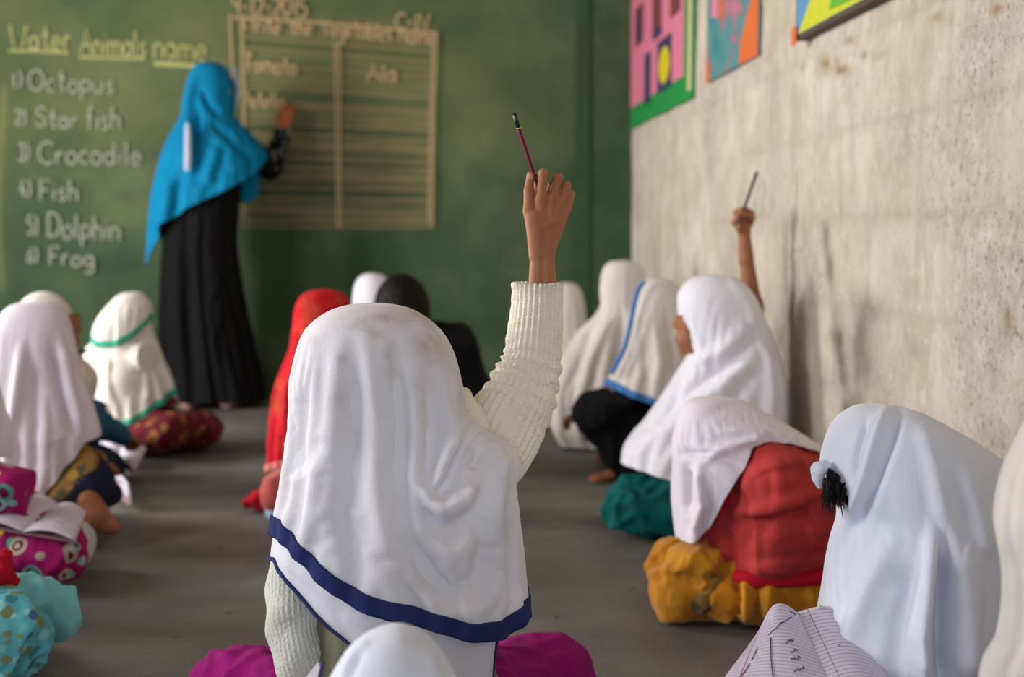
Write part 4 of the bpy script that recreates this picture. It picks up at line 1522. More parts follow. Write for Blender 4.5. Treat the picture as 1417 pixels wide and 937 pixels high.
def pencil(a, b, rad, label, body, dip=.155, L=.172):
    a, b = np.asarray(a), np.asarray(b)
    d = (b - a) / np.linalg.norm(b - a)
    o = empty('pencil', a, label, 'pencil', 'raised pencils')

    def seg(name, t0, t1, r0, r1, mat, ns=6):
        A, B = a + d * t0, a + d * t1
        u = np.cross(d, [0, 1, .2]); u /= np.linalg.norm(u); w = np.cross(d, u)
        an = np.linspace(0, 2 * math.pi, ns, endpoint=False)
        V = np.concatenate([A + r0 * (np.cos(an)[:, None] * u + np.sin(an)[:, None] * w), B + r1 * (np.cos(an)[:, None] * u + np.sin(an)[:, None] * w)])
        F = [(i, (i + 1) % ns, ns + (i + 1) % ns, ns + i) for i in range(ns)] + [list(range(ns))[::-1], list(range(ns, 2 * ns))]
        return mesh(name, V, F, mat, o, ns > 8)
    seg('dipped_end', 0.0, .0215, rad * .98, rad, PEN_B, 16)
    seg('ring', .0215, .0235, rad * 1.04, rad * 1.04, PEN_G, 16)
    seg('shaft', .0235, L - .018, rad, rad, body, 6)
    seg('sharpened_wood', L - .018, L - .005, rad, rad * .35, PEN_W, 16)
    seg('lead', L - .005, L, rad * .35, rad * .08, PEN_B, 12)
    return o


pencil(P(711.5, 157, YH - .012), P(759, 300, YH + .034), .0036, 'maroon pencil with black dipped end held in the raised hand', PEN_A)

# ================================================================== scarf top at the lower edge, close to the camera
Y2 = 1.16
x2 = Xat(548, Y2)
g2 = person('bowed pupil whose white scarf peak shows at the bottom edge below the navy band', x2, Y2 - .2)
J = fit(skeleton(x2, Y2 - .22, a=2, s=.85, lean=48, hp=20, legs='cross'), 546, 1015, Y2 - .01)
build_body(g2, J, SKIN2)
garment('tunic', g2, torso_prims(J, .018) + skirt_prims(J, 0), LILAC, .005)
garment('trousers', g2, leg_prims(J, .02), DKBLUE, .006)
k2 = [(871, 546, 546), (873, 534, 560), (879, 514, 580), (890, 494, 598), (906, 476, 613), (925, 462, 626), (950, 446, 642), (1000, 422, 668), (1060, 405, 686), (1130, 395, 695)]
drape('headscarf', g2, WHITE_COOL, Y2, k2, [(180, 1110), (-90, 1400), (0, 1110), (90, 1080)], folds=(.006, 9, 5.0, .3), col=None, nth=200, nv=120,
      front=[0, .02, .035, .05, .065, .08, .11, .17, .24, .30], back=[0, .02, .035, .05, .06, .07, .08, .085, .09, .09],
      ridges=[([(512, 884), (490, 905), (470, 937)], 6, .004), ([(590, 900), (604, 937)], 9, .003), ([(500, 905), (482, 937)], 5, -.004)])
# slip of paper and pen beside her
M_PAPER = plain('ruled_paper_white', rgb(214, 206, 222), 0.8)
M_PEN = plain('blue_pen', rgb(40, 46, 96), 0.3)
np_ = empty('paper_slip', P(428, 945, 1.34), 'small white paper corner beside a pen, below the pale fleece sleeve', 'paper')
a = [P(424, 940, 1.36), P(441, 918, 1.38), P(447, 940, 1.35), P(432, 962, 1.33)]
solid(mesh('sheet', a, [(0, 1, 2, 3)], M_PAPER, np_, False), .002)
pn = empty('pen', P(440, 950, 1.33), 'dark blue pen standing by the small paper corner', 'pen')
V, F = tube([P(447, 916, 1.37), P(441, 942, 1.345), P(436, 968, 1.32)], [.0022, .0026, .0018], 12, 12)
mesh('barrel', V, F, M_PEN, pn)

# ================================================================== near girl by the wall, bent over her notebook
Y3 = 1.62
x3 = Xat(1290, Y3)
g3 = person('girl under a cool white headscarf bent over the open notebook, dark fringe showing', x3, Y3)
J = fit(skeleton(x3 + .03, Y3 + .02, a=62, s=.92, lean=20, hp=40), 1232, 662, Y3)
for n_ in 'lr':
    J['wr' + n_] = J['w']((.03 if n_ == 'r' else -.03, .10, .17)); J['el' + n_] = J['w']((.12 if n_ == 'r' else -.12, .02, .25))
build_body(g3, J, SKIN2)
garment('tunic', g3, torso_prims(J, .018) + skirt_prims(J, 0), LILAC, .005)
garment('trousers', g3, leg_prims(J, .02), DKTEAL, .006)
hair_cap(g3, J, .004)
# fringe hanging below the scarf's edge
parts = []
for i in range(80):
    x0 = 1144 + 27 * random.random() ** 1.3; y0 = 663 + (x0 - 1144) * .72
    q0 = P(x0, y0, Y3 - .045 + random.uniform(-.012, .022))
    L = random.uniform(.020, .046) * (1.0 if x0 < 1160 else .6)
    q1 = q0 + np.array([random.uniform(-.006, .004), random.uniform(-.004, .004), -L * .55]); q2 = q1 + np.array([random.uniform(-.008, .004), 0, -L * .45])
    parts.append(tube([q0 + np.array([.006, .01, .012]), q0, q1, q2], [.0016, .0016, .0011, .0003], 5, 7))
V, F = join_vf(parts)
tag(mesh('fringe', V, F, HAIR, g3), kind='stuff')
k3 = [(561, 1218, 1218), (562.5, 1200, 1240), (567, 1183, 1262), (578, 1166, 1288), (595, 1153, 1320), (615, 1145, 1354), (636, 1140, 1382), (656, 1139, 1393), (674, 1148, 1396), (690, 1164, 1398), (706, 1168, 1399), (742, 1158, 1400), (800, 1149, 1401), (870, 1141, 1400), (940, 1146, 1397), (1010, 1150, 1392), (1100, 1150, 1388)]
f3 = [0, .03, .055, .075, .09, .10, .108, .115, .12, .123, .125, .13, .14, .15, .155, .16, .16]
b3 = [0, .03, .055, .075, .09, .10, .108, .115, .12, .12, .12, .12, .12, .12, .12, .12, .12]


def hole3(th, r, V):
    x, y = proj(V)
    near = V[..., 1] < Y3 + .03
    lim = 660 + (x - 1141) * .78
    return near & (y > lim) & (y < 704) & (x < 1174)


drape('headscarf', g3, WHITE_COOL, Y3, k3, [(180, 1080), (-90, 1090), (0, 1080), (90, 1050)], folds=(.008, 10, 12.0, .4), front=f3, back=b3,
      nth=360, nv=240, hole=hole3, grow=.004, smooth_it=1, ridges=[
          ([(1226, 566), (1210, 610), (1196, 660), (1178, 705), (1160, 745)], 8, 0.0120), ([(1246, 570), (1236, 610), (1212, 665), (1184, 715)], 6, -0.0135),
          ([(1200, 580), (1188, 620), (1182, 660)], 5, -0.0090), ([(1272, 585), (1290, 640), (1310, 720)], 12, 0.0075),
          ([(1292, 735), (1284, 800), (1276, 870), (1280, 937)], 11, 0.0255), ([(1303, 745), (1302, 830), (1304, 937)], 9, -0.0285),
          ([(1330, 740), (1340, 840), (1345, 937)], 22, 0.0150), ([(1235, 745), (1205, 800), (1180, 870), (1170, 937)], 18, 0.0135), ([(1262, 770), (1245, 850), (1235, 937)], 14, -0.0120),
          ([(1330, 640), (1352, 700), (1375, 760)], 14, 0.0075)])
# turned-back corner of the scarf at her brow
V, F = nets([cone(P(1133, 650, Y3 - .035), P(1142, 645, Y3 - .03), .0105, .008), cone(P(1133, 650, Y3 - .035), P(1131, 662, Y3 - .035), .0085, .006), cone(P(1131, 662, Y3 - .035), P(1134, 673, Y3 - .035), .006, .004)], .0022, .006)
mesh('turned_corner', V, F, WHITE_COOL, g3)

# her open notebook, one page curling up
m, t, b = nt('ruled_page')
uvn = t.nodes.new('ShaderNodeUVMap')
sep = t.nodes.new('ShaderNodeSeparateXYZ'); t.links.new(uvn.outputs[0], sep.inputs[0])


def stripe(val, n, w):
    mu = t.nodes.new('ShaderNodeMath'); mu.operation = 'MULTIPLY'; mu.inputs[1].default_value = n; t.links.new(val, mu.inputs[0])
    fr = t.nodes.new('ShaderNodeMath'); fr.operation = 'FRACT'; t.links.new(mu.outputs[0], fr.inputs[0])
    lt = t.nodes.new('ShaderNodeMath'); lt.operation = 'LESS_THAN'; lt.inputs[1].default_value = w; t.links.new(fr.outputs[0], lt.inputs[0])
    return lt.outputs[0]


cc = mix_(t, stripe(sep.outputs[1], 27, .16), rgb(222, 212, 230), rgb(160, 150, 186))
mg = t.nodes.new('ShaderNodeMath'); mg.operation = 'COMPARE'; mg.inputs[1].default_value = .16; mg.inputs[2].default_value = .006; t.links.new(sep.outputs[0], mg.inputs[0])
cc = mix_(t, mg.outputs[0], cc, rgb(150, 90, 110))
t.links.new(cc, b.inputs['Base Color']); b.inputs['Roughness'].default_value = .85
M_RULED = m
INK = plain('dark_ink', rgb(66, 60, 84), .7)
INK_RED = plain('red_ink', rgb(150, 70, 84), .7)


def page(name, C, parent, n=24, bulge=0.0, nrm=(0, 0, 1), mat=None, curl=None):
    """C = 4 corner points (bottom-outer, bottom-inner, top-inner, top-outer); returns surface function too."""
    C = [np.asarray(c, float) for c in C]
    nrm = np.asarray(nrm, float)

    def S(u, v):
        q = (1 - u) * ((1 - v) * C[0] + v * C[3]) + u * ((1 - v) * C[1] + v * C[2])
        q = q + nrm * bulge * math.sin(math.pi * min(1, max(0, u)) ** .8)
        if curl: q = q + np.asarray(curl(u, v))
        return q
    V = [S(i / n, j / n) for i in range(n + 1) for j in range(n + 1)]
    F = [(i * (n + 1) + j, (i + 1) * (n + 1) + j, (i + 1) * (n + 1) + j + 1, i * (n + 1) + j + 1) for i in range(n) for j in range(n)]
    o = mesh(name, V, F, mat or M_RULED, parent)
    uv = o.data.uv_layers.new(name='UVMap')
    for lp_ in o.data.loops:
        i, j = divmod(lp_.vertex_index, n + 1)
        uv.data[lp_.index].uv = (i / n, j / n)
    solid(o, .0012, 0)
    return o, S


nb = empty('notebook', PF(1085, 1000, .05), 'open ruled notebook with a curled page of handwriting beside the bent girl', 'notebook', 'notebooks')
Cn = [P(985, 962, 1.44), P(1168, 985, 1.40), P(1103, 848, 1.60), P(1052, 872, 1.60)]
bulge_c = lambda u, v: np.array([-.006, -.01, .020]) * math.sin(math.pi * u) * (0.4 + v)
pg, S1 = page('curled_page', Cn, nb, curl=bulge_c)
C2 = [P(1168, 985, 1.40), P(1250, 990, 1.42), P(1190, 855, 1.62), P(1103, 848, 1.60)]
pg2, S2 = page('facing_page', C2, nb, curl=lambda u, v: np.array([0, 0, .012]) * math.sin(math.pi * u))
Cc = [P(975, 975, 1.44) - np.array([0, 0, .012]), P(1255, 1000, 1.42) - np.array([0, 0, .016]), P(1195, 862, 1.63) - np.array([0, 0, .016]), P(1050, 880, 1.62) - np.array([0, 0, .016])]
solid(mesh('cover', Cc, [(0, 1, 2, 3)], plain('notebook_cover', rgb(150, 110, 120), .6), nb, False), .003)


def page_text(S, words, mat, parent, w=.0011):
    for (u, v, du, dv, h, nl) in words:
        parts = []
        cur = 0
        for k in range(nl):
            pts = []
            for i in range(5):
                uu = u + du * (k + i / 4) / nl
                vv = v + dv * (k + i / 4) / nl + h * (random.random() if i % 2 else random.random() * .2)
                pts.append(S(uu, vv) + np.array([0, -.0012, .0016]))
            parts.append(tube(pts, [w * .5] * len(pts), 5, 10))
        V, F = join_vf(parts)
        mesh('written_word', V, F, mat, parent)


page_text(S1, [(.38, .66, .42, .20, .02, 8), (.62, .55, .12, .05, .03, 2), (.66, .46, .10, .04, .04, 2), (.66, .38, .10, .04, .04, 2), (.66, .27, .12, .05, .05, 3), (.80, .93, .12, .0, .02, 3)], INK, pg)
page_text(S1, [(.22, .40, .03, .14, .03, 4), (.14, .12, .07, .22, .04, 6)], INK_RED, pg)
page_text(S2, [(.62, .66, .05, .01, .05, 1), (.36, .56, .03, .01, .03, 1)], INK, pg2)
V, F = tube([S1(.42, .62), S1(.44, .4), S1(.47, .2), S1(.5, .0)], [.0007] * 4, 5, 20)
mesh('pencil_rule', V + np.array([0, -.001, .0015]), F, INK, pg)
# pencil lying by her fingers
pe = empty('pencil', P(1140, 846, 1.63), 'short pale pencil end at the notebook edge by the scarf', 'pencil')
V, F = tube([P(1134, 840, 1.60), P(1142, 845, 1.61), P(1175, 862, 1.63)], [.003, .004, .004], 12, 10)
mesh('shaft', V, F, plain('pale_pencil', rgb(206, 200, 186), .5), pe)

# ================================================================== white scarf cut by the right picture edge
Y4 = 1.16
x4 = Xat(1505, Y4)
g4 = person('blurred pupil in white scarf cut off by the picture edge beside the notebook girl', x4, Y4)
J = fit(skeleton(x4, Y4, a=20, s=.95, lean=6), 1500, 690, Y4)
build_body(g4, J, SKIN2)
garment('tunic', g4, torso_prims(J, .018) + skirt_prims(J, 0), WHITE_COOL, .005)
garment('trousers', g4, leg_prims(J, .02), DKBLUE, .006)
k4 = [(535, 1500, 1500), (538, 1475, 1525), (552, 1448, 1556), (580, 1426, 1578), (620, 1406, 1594), (670, 1388, 1600), (715, 1383, 1606), (770, 1396, 1614), (820, 1399, 1622), (865, 1394, 1630), (905, 1376, 1636), (960, 1368, 1642), (1100, 1360, 1650)]
drape('headscarf', g4, BEIGEW, Y4, k4, [(180, 1060), (-90, 1060), (0, 1060), (90, 1000)], dr=.8, folds=(.010, 10, 4.0, 0), nth=240, nv=140)

# ================================================================== girl in red, folded forward
Y5 = 2.5
x5 = Xat(1085, Y5)
g5 = person('girl folded forward in red tunic and mustard trousers under a rumpled white scarf', x5, Y5)
J = skeleton(x5 + .03, Y5 + .03, a=80, s=.95, lean=44, hp=30, legs='kneel', hz=.03)
J['anl'] = J['w']((-.07, .05, .05)); J['tol'] = J['w']((-.07, -.04, .03))
J['wrl'] = J['w']((-.04, .17, .13)); J['wrr'] = J['w']((.04, .17, .13))
fit(J, 990, 622, Y5 + .0)
build_body(g5, J, SKIN2)
q5 = lambda x, y, d=0: P(x, y, Y5 + d)
garment('tunic', g5, torso_prims(J, .02) + [ell(q5(1098, 705), (.150, .155, .135)), cone(q5(1045, 765, -.06), q5(1150, 760, -.07), .065, .075), cone(q5(985, 722, -.03), q5(1030, 700, -.04), .034, .06), cone(q5(985, 722, -.03), q5(1000, 745, -.02), .032, .035)],
        REDC, .009, .006, 11, 3.0, k=.05, folds=[([(1006, 735), (1012, 760), (1010, 790)], 6, -.016), ([(1010, 722), (1050, 722), (1090, 716), (1130, 700), (1165, 682)], 6, -.014), ([(1020, 708), (1060, 708), (1120, 690)], 9, .009), ([(1040, 660), (1080, 650), (1130, 655)], 9, -.007), ([(1050, 745), (1100, 740), (1150, 730)], 12, .008), ([(1030, 775), (1090, 772), (1150, 765)], 8, -.007), ([(1080, 630), (1085, 680)], 8, .006)])
V, F = tube([q5(1016, 796, -.11), q5(1045, 803, -.135), q5(1100, 802, -.145), q5(1150, 796, -.14), q5(1185, 785, -.08)], [.010, .016, .016, .016, .012], 24, 50)
mesh('crimson_hem', V, F, REDHEM, g5)
garment('trousers', g5, leg_prims(J, .016) + [ell(q5(966, 770, -.02), (.064, .08, .044)), cone(q5(990, 822, -.06), q5(1050, 825, -.09), .052, .060), cone(q5(1050, 825, -.09), q5(1150, 812, -.09), .060, .065)], MUSTARD, .011, .0055, 13, 9.0, k=.022, folds=[([(1018, 795), (1020, 830), (1018, 866)], 5, -.022), ([(1032, 800), (1034, 860)], 6, .014), ([(1048, 805), (1046, 866)], 5, -.020), ([(1004, 780), (985, 812), (960, 850)], 6, -.014), ([(975, 800), (990, 840)], 6, .010), ([(1080, 812), (1075, 860)], 6, -.012), ([(1065, 812), (1062, 860)], 6, .010), ([(930, 795), (965, 804), (1000, 796)], 4, -.014)])
garment('patterned_hem', g5, [ell(q5(968, 822, -.055), (.036, .055, .046)), ell(q5(988, 796, -.045), (.022, .055, .024))], PRINT_OLIVE, .006, .006, 20)
V, F = nets([cone(q5(1005, 690, -.06), q5(1035, 645, -.07), .020, .018), cone(q5(985, 716, -.05), q5(1005, 690, -.06), .016, .02)], .005, .02)
mesh('crimson_neck_edge', V, F, REDHEM, g5)
k5 = [(549, 984, 984), (550.5, 966, 1006), (555, 952, 1034), (565, 943, 1058), (582, 937, 1090), (600, 934, 1118), (615, 933, 1140), (632, 933, 1152), (660, 934, 1156), (700, 937, 1155), (760, 941, 1150)]
drape('headscarf', g5, LILAC, Y5, k5, [(180, 738), (-165, 742), (-150, 744), (-138, 728), (-125, 690), (-112, 655), (-100, 630), (-90, 618), (-70, 610), (-45, 614), (-20, 622), (0, 628), (45, 660), (90, 700), (135, 730)],
      folds=(.008, 10, 6.0, .5), front=[0, .03, .05, .07, .09, .105, .12, .13, .14, .14, .14], back=[0, .03, .05, .07, .09, .1, .11, .11, .11, .11, .11], nth=300, nv=180, thick=.004, grow=.008,
      ridges=[([(968, 640), (975, 690), (962, 735)], 5, 0.0180), ([(952, 640), (950, 700)], 5, -0.0150), ([(975, 628), (1010, 612), (1060, 600)], 7, 0.0120), ([(945, 620), (985, 622), (1030, 640)], 5, -0.0120), ([(1000, 590), (1060, 592), (1110, 604)], 7, 0.0075)])

# ================================================================== pupil by the wall with raised arm
Y6 = 3.23
x6 = Xat(1005, Y6)
g6 = person('girl by the wall in smooth white headscarf raising a grey pencil, cheek visible', x6, Y6)
J = skeleton(x6 + .01, Y6, a=48, s=.96, lean=8, hp=8, hyaw=0)
hc = P(976, 450, Y6 - .01)
sh = hc - J['head']
for k_ in ('head', 'neck', 'chest', 'belly', 'shl', 'shr', 'ell', 'elr'):
    J[k_] = J[k_] + sh * {'head': 1, 'neck': .9, 'chest': .6, 'belly': .3, 'shl': .8, 'shr': .8, 'ell': .3, 'elr': .3}[k_]
J['shr'] = P(1050, 520, Y6 + .06); J['elr'] = P(1042, 424, Y6 + .12); J['wrr'] = P(1031, 345, Y6 + .12)
h6 = lambda x, y, d=0.0: P(x, y, Y6 + .12 + d)
hp = [cone(h6(1033, 360), h6(1030, 324), .0215, .0165)]
for (k0, k1, k2, k3, r) in (((1021, 306, -.012), (1019, 294, -.016), (1026, 291, -.026), (1030, 299, -.03), .0085), ((1027, 303, -.004), (1026, 291, -.006), (1034, 292, -.018), (1036, 300, -.022), .0085),
                            ((1033, 303, .006), (1033, 291, .006), (1039, 294, -.008), (1039, 303, -.012), .008), ((1038, 306, .014), (1040, 296, .014), (1042, 301, .0), (1040, 309, -.004), .0075)):
    hp += [cone(h6(1030, 322), h6(*k0), .0135, .0105), cone(h6(*k0), h6(*k1), r + .001, r), cone(h6(*k1), h6(*k2), r, r - .0008), cone(h6(*k2), h6(*k3), r - .0008, r - .0016)]
hp += [cone(h6(1026, 318, -.008), h6(1017, 308, -.022), .012, .0095), cone(h6(1017, 308, -.022), h6(1022, 299, -.034), .009, .007)]
build_body(g6, J, SKIN2, hands='l', extra=[nets(hp, .003, .006)])
garment('tunic', g6, torso_prims(J, .014, arms='l') + skirt_prims(J, 0) + [cone(J['shr'], J['elr'] * .55 + J['shr'] * .45, .05, .045)], LILAC, .005)
q6 = lambda x, y, d=0: P(x, y, Y6 + d)
garment('trousers', g6, leg_prims(J, .022) + [cone(q6(885, 715, -.06), q6(940, 700, -.08), .06, .09), cone(q6(880, 690, -.02), q6(950, 690, -.02), .06, .08)], DKTEAL, .013, .007, 13, 5.0)
k6 = [(380, 986, 986), (381.5, 968, 1005), (386, 956, 1019), (396, 945, 1033), (412, 938, 1045), (438, 940, 1057), (462, 949, 1068), (485, 951, 1077), (505, 943, 1083), (532, 926, 1088), (578, 895, 1088), (619, 866, 1086), (645, 862, 1084), (690, 864, 1082)]


def hole6(th, r, V):
    x, y = proj(V)
    return (V[..., 1] < Y6 + .12) & (x < 944 + (y - 436) * .34) & (y > 436) & (y < 495 - (x - 935) * .2)


drape('headscarf', g6, WHITE, Y6, k6, [(180, 636), (-165, 640), (-140, 650), (-115, 664), (-90, 676), (-45, 684), (0, 680), (90, 650), (140, 636)], folds=(.008, 8, 9.0, -.5), dr=.95,
      nth=280, nv=200, hole=hole6, smooth_it=2, grow=.006, ridges=[
          ([(1010, 384), (1034, 420), (1050, 470)], 7, 0.0085), ([(958, 500), (1000, 480), (1040, 440)], 8, 0.0136), ([(900, 585), (960, 530), (1020, 490), (1052, 450)], 9, -0.0153), ([(880, 625), (940, 580), (1000, 530), (1050, 480)], 10, 0.0153),
          ([(930, 650), (980, 590), (1040, 520)], 10, -0.0136), ([(1058, 480), (1064, 540), (1060, 600)], 7, 0.0170), ([(1074, 490), (1078, 560)], 6, -0.0136), ([(1030, 560), (1040, 640)], 8, 0.0136)])
pencil(P(1047.5, 238, Y6 + .10), P(1018, 322, Y6 + .085), .0048, 'grey pencil raised against the whitewashed wall', PEN_S)

# ================================================================== squatting girl, blue edged scarf and black clothes
Y7 = 3.95
x7 = Xat(905, Y7)
g7 = person('squatting pupil in black clothes and white scarf edged with blue ribbon', x7, Y7)
J = skeleton(x7 + .03, Y7 + .05, a=62, s=1.0, lean=24, hp=25, legs='squat', hz=.05)
J['ell'] = P(830, 575, Y7 - .10); J['wrl'] = P(822, 590, Y7 + .05); J['elr'] = P(850, 570, Y7 + .15); J['wrr'] = P(810, 575, Y7 + .2)
J['knl'] = P(826, 572, Y7 - .05); J['anl'] = P(862, 652, Y7 - .04); J['tol'] = P(826, 664, Y7 - .06)
fit(J, 910, 434, Y7, ('head', 'neck', 'chest', 'belly', 'shl', 'shr'))
build_body(g7, J, SKIN2)
q7 = lambda x, y, d=0: P(x, y, Y7 + d)
garment('tunic', g7, torso_prims(J, .016), BLACKC, .006)
garment('trousers', g7, leg_prims(J, .022, stop=.92) + [cone(q7(830, 565, -.03), q7(880, 580, 0), .05, .09), cone(q7(862, 600, -.04), q7(865, 645, -.04), .055, .05)], BLACKC, .011)
k7 = [(384, 905, 905), (385.5, 893, 920), (391, 886, 934), (405, 880, 944), (430, 872, 950), (460, 865, 952), (485, 858, 954), (507, 849, 955), (530, 838, 955), (556, 834, 955), (600, 832, 955)]
drape('headscarf', g7, BEIGEW, Y7, k7, [(180, 528), (-150, 534), (-120, 545), (-90, 556), (-45, 562), (0, 560), (90, 545)], folds=(.008, 8, 2.0, 0), dr=.85, nth=220, nv=150, grow=.005,
      bands=[(0, .022, BLUEC, 'blue_hem_ribbon')], ridges=[([(905, 440), (912, 500), (905, 550)], 7, .010), ([(890, 470), (894, 540)], 6, -.010), ([(925, 430), (930, 520)], 8, -.008)])
eb = [P(x, y, Y7 - .075) for x, y in ((893, 388), (884, 400), (877, 425), (871, 455), (864, 482), (854, 503), (846, 518))]
V, F = tube(eb, [.006, .008, .008, .008, .008, .008, .007], 16, 50)
mesh('blue_edge_ribbon', V, F, BLUEC, g7)

# ================================================================== pupil wrapped in a long white shawl
Y8 = 4.55
x8 = Xat(845, Y8)
g8 = person('pupil wrapped head to floor in a long beige-white shawl facing the board corner', x8, Y8)
J = fit(skeleton(x8, Y8, a=-12, s=.95, lean=4, hp=5), 864, 402, Y8)
build_body(g8, J, SKIN2)
garment('tunic', g8, torso_prims(J, .014) + skirt_prims(J, 0), LILAC, .005)
garment('trousers', g8, leg_prims(J, .018), PINKISH, .006)
k8 = [(360, 861, 861), (361.5, 847, 876), (367, 838, 886), (380, 832, 893), (400, 830, 898), (420, 832, 901), (434, 824, 905), (450, 806, 909), (475, 787, 913), (505, 772, 916), (545, 763, 918), (585, 764, 918), (610, 776, 916), (628, 790, 910), (640, 800, 905)]
drape('shawl', g8, BEIGEW, Y8, k8, [(180, 628), (-90, 634), (0, 630), (90, 600)], folds=(.014, 10, 7.0, .3), dr=.7, nth=240, nv=170, col=None, ridges=[([(840, 440), (815, 500), (800, 580)], 8, 0.0140), ([(862, 430), (850, 520), (838, 600)], 8, -0.0168), ([(820, 450), (790, 530)], 7, -0.0112)])

# ================================================================== pale scarf behind the raised sleeve
Y9 = 5.25
x9 = Xat(786, Y9)
g9 = person('pupil in beige scarf half hidden behind the raised ribbed sleeve', x9, Y9)
J = fit(skeleton(x9, Y9, a=10, s=.9, lean=6, legs='kneel'), 784, 427, Y9)
build_body(g9, J, SKIN2)
garment('tunic', g9, torso_prims(J, .014) + skirt_prims(J, 0), PINKISH, .005)
garment('trousers', g9, leg_prims(J, .02) + [cone(P(745, 600, Y9 - .3), P(785, 600, Y9 - .2), .05, .06)], PINKISH, .007)
k9 = [(391, 784, 784), (392.5, 774, 795), (399, 765, 802), (412, 759, 807), (432, 757, 810), (455, 759, 812), (475, 754, 818), (500, 744, 826), (540, 738, 832), (580, 736, 836)]
drape('headscarf', g9, CREAMC, Y9, k9, [(180, 560), (-90, 570), (0, 560), (90, 550)], folds=(.01, 9, 1.0, 0), nth=180, nv=120, sett=dict(it=12, exh=.045, exv=.012))

# ================================================================== bare-headed pupil in black
Y10 = 4.1
x10 = Xat(585, Y10)
g10 = person('bare-headed pupil with short dark hair and black jacket beyond the raised arm', x10, Y10)
J = skeleton(x10, Y10, a=8, s=1.02, lean=6, side=0, hp=12, legs='kneel')
sh = P(556, 436, Y10) - J['head']
J['head'] = J['head'] + sh; J['neck'] = J['neck'] + sh * .6
J['shr'] = P(634, 482, Y10); J['elr'] = P(660, 545, Y10 - .02); J['wrr'] = P(640, 600, Y10 + .15)
build_body(g10, J, SKIN2)
hair_cap(g10, J, .014)
garment('jacket', g10, torso_prims(J, .024) + [cone(P(600, 462, Y10), P(632, 466, Y10), .05, .048)], BLACKC, .007)
garment('trousers', g10, leg_prims(J, .02), DKBLUE, .006)

# ================================================================== small white scarf far back
Y11 = 5.05
x11 = Xat(517, Y11)
g11 = person('small white scarf head far back beside the dark-haired pupil', x11, Y11)
J = fit(skeleton(x11, Y11, a=0, s=.9, lean=4), 517, 414, Y11)
build_body(g11, J, SKIN2)
garment('tunic', g11, torso_prims(J, .014) + skirt_prims(J, 0), LILAC, .005)
garment('trousers', g11, leg_prims(J, .02), DKBLUE, .006)
k11 = [(378, 515, 515), (379.5, 504, 527), (386, 495, 536), (398, 490, 543), (415, 488, 547), (435, 489, 549), (460, 482, 556), (490, 470, 568), (540, 465, 572), (580, 462, 574)]
drape('headscarf', g11, WHITE, Y11, k11, [(180, 560), (-90, 570), (0, 560), (90, 550)], folds=(.01, 9, 6.0, 0), nth=180, nv=120, sett=dict(it=12, exh=.045, exv=.012))

# ================================================================== girl in red and gold scarf
Y12 = 3.52
x12 = Xat(438, Y12)
g12 = person('girl in red scarf with gold pattern sitting beyond the girl in focus', x12, Y12)
J = fit(skeleton(x12 + .03, Y12, a=-14, s=.92, lean=4, legs='kneel'), 447, 450, Y12)
J['wrl'] = P(384, 640, Y12 - .04); J['ell'] = P(402, 575, Y12 - .02)
build_body(g12, J, SKIN2)
garment('tunic', g12, torso_prims(J, .018) + skirt_prims(J, 0) + [cone(P(385, 655, Y12 - .1), P(385, 690, Y12 - .12), .04, .05)], fabric('faded_red_cloth', rgb(190, 84, 80), .12), .006)
garment('trousers', g12, leg_prims(J, .02) + [cone(P(388, 705, Y12 - .12), P(420, 712, Y12 - .08), .045, .05)], SKYB, .006)
garment('trailing_cloth', g12, [cone(P(342, 697, Y12 + .02), P(366, 694, Y12 + .02), .022, .03), cone(P(354, 688, Y12 + .05), P(380, 690, Y12 + .02), .02, .035)], REDHEM, .008, .006, 26)
k12 = [(400, 447, 447), (401.5, 434, 462), (406, 421, 474), (418, 411, 483), (436, 406, 487), (458, 404, 490), (480, 400, 492), (505, 391, 488), (535, 381, 486), (575, 375, 484), (615, 372, 484), (660, 370, 484)]
drape('headscarf', g12, PRINT_RED, Y12, k12, [(180, 648), (-90, 640), (0, 640), (90, 600)], folds=(.012, 9, 3.0, 0), dr=.85, nth=220, nv=150, bands=[(.0, .02, fabric('dusty_pink_hem', rgb(206, 120, 112), .1), 'pale_hem')],
      ridges=[([(420, 470), (400, 530), (388, 620)], 6, .010), ([(440, 500), (420, 600)], 7, -.010), ([(408, 440), (416, 470), (412, 500)], 5, -.008)])

# ================================================================== large white scarf, left row
Y13 = 3.3
x13 = Xat(40, Y13)
g13 = person('girl under a wide lilac-white shawl with one bare foot out, in olive print', x13, Y13)
J = skeleton(x13 + .02, Y13 + .02, a=-42, s=1.0, lean=16, hp=20, legs='cross')
J['knl'] = J['w']((-.15, .10, .08)); J['anl'] = J['w']((.0, .10, .05)); J['tol'] = J['w']((.06, .11, .03))
J['wrl'] = J['w']((-.04, .13, .17)); J['wrr'] = J['w']((.04, .13, .17))
J['knr'] = P(118, 668, Y13 - .05); J['anr'] = P(118, 690, Y13 - .08); J['tor'] = P(150, 724, Y13 - .10)
fit(J, 48, 470, Y13)
build_body(g13, J, SKIN2)
q13 = lambda x, y, d=0: P(x, y, Y13 + d)
garment('tunic', g13, torso_prims(J, .016) + skirt_prims(J, 0) + [cone(q13(60, 672, -.12), q13(112, 640, -.08), .05, .045), cone(q13(20, 690, -.1), q13(90, 670, -.1), .06, .05)], PRINT_OLIVE, .007)
garment('trousers', g13, leg_prims(J, .02, stop=.55) + [cone(q13(75, 695, -.10), q13(118, 675, -.08), .06, .05), cone(q13(118, 675, -.06), q13(150, 685, -.0), .05, .035)], DKBLUE, .008, seed=2)
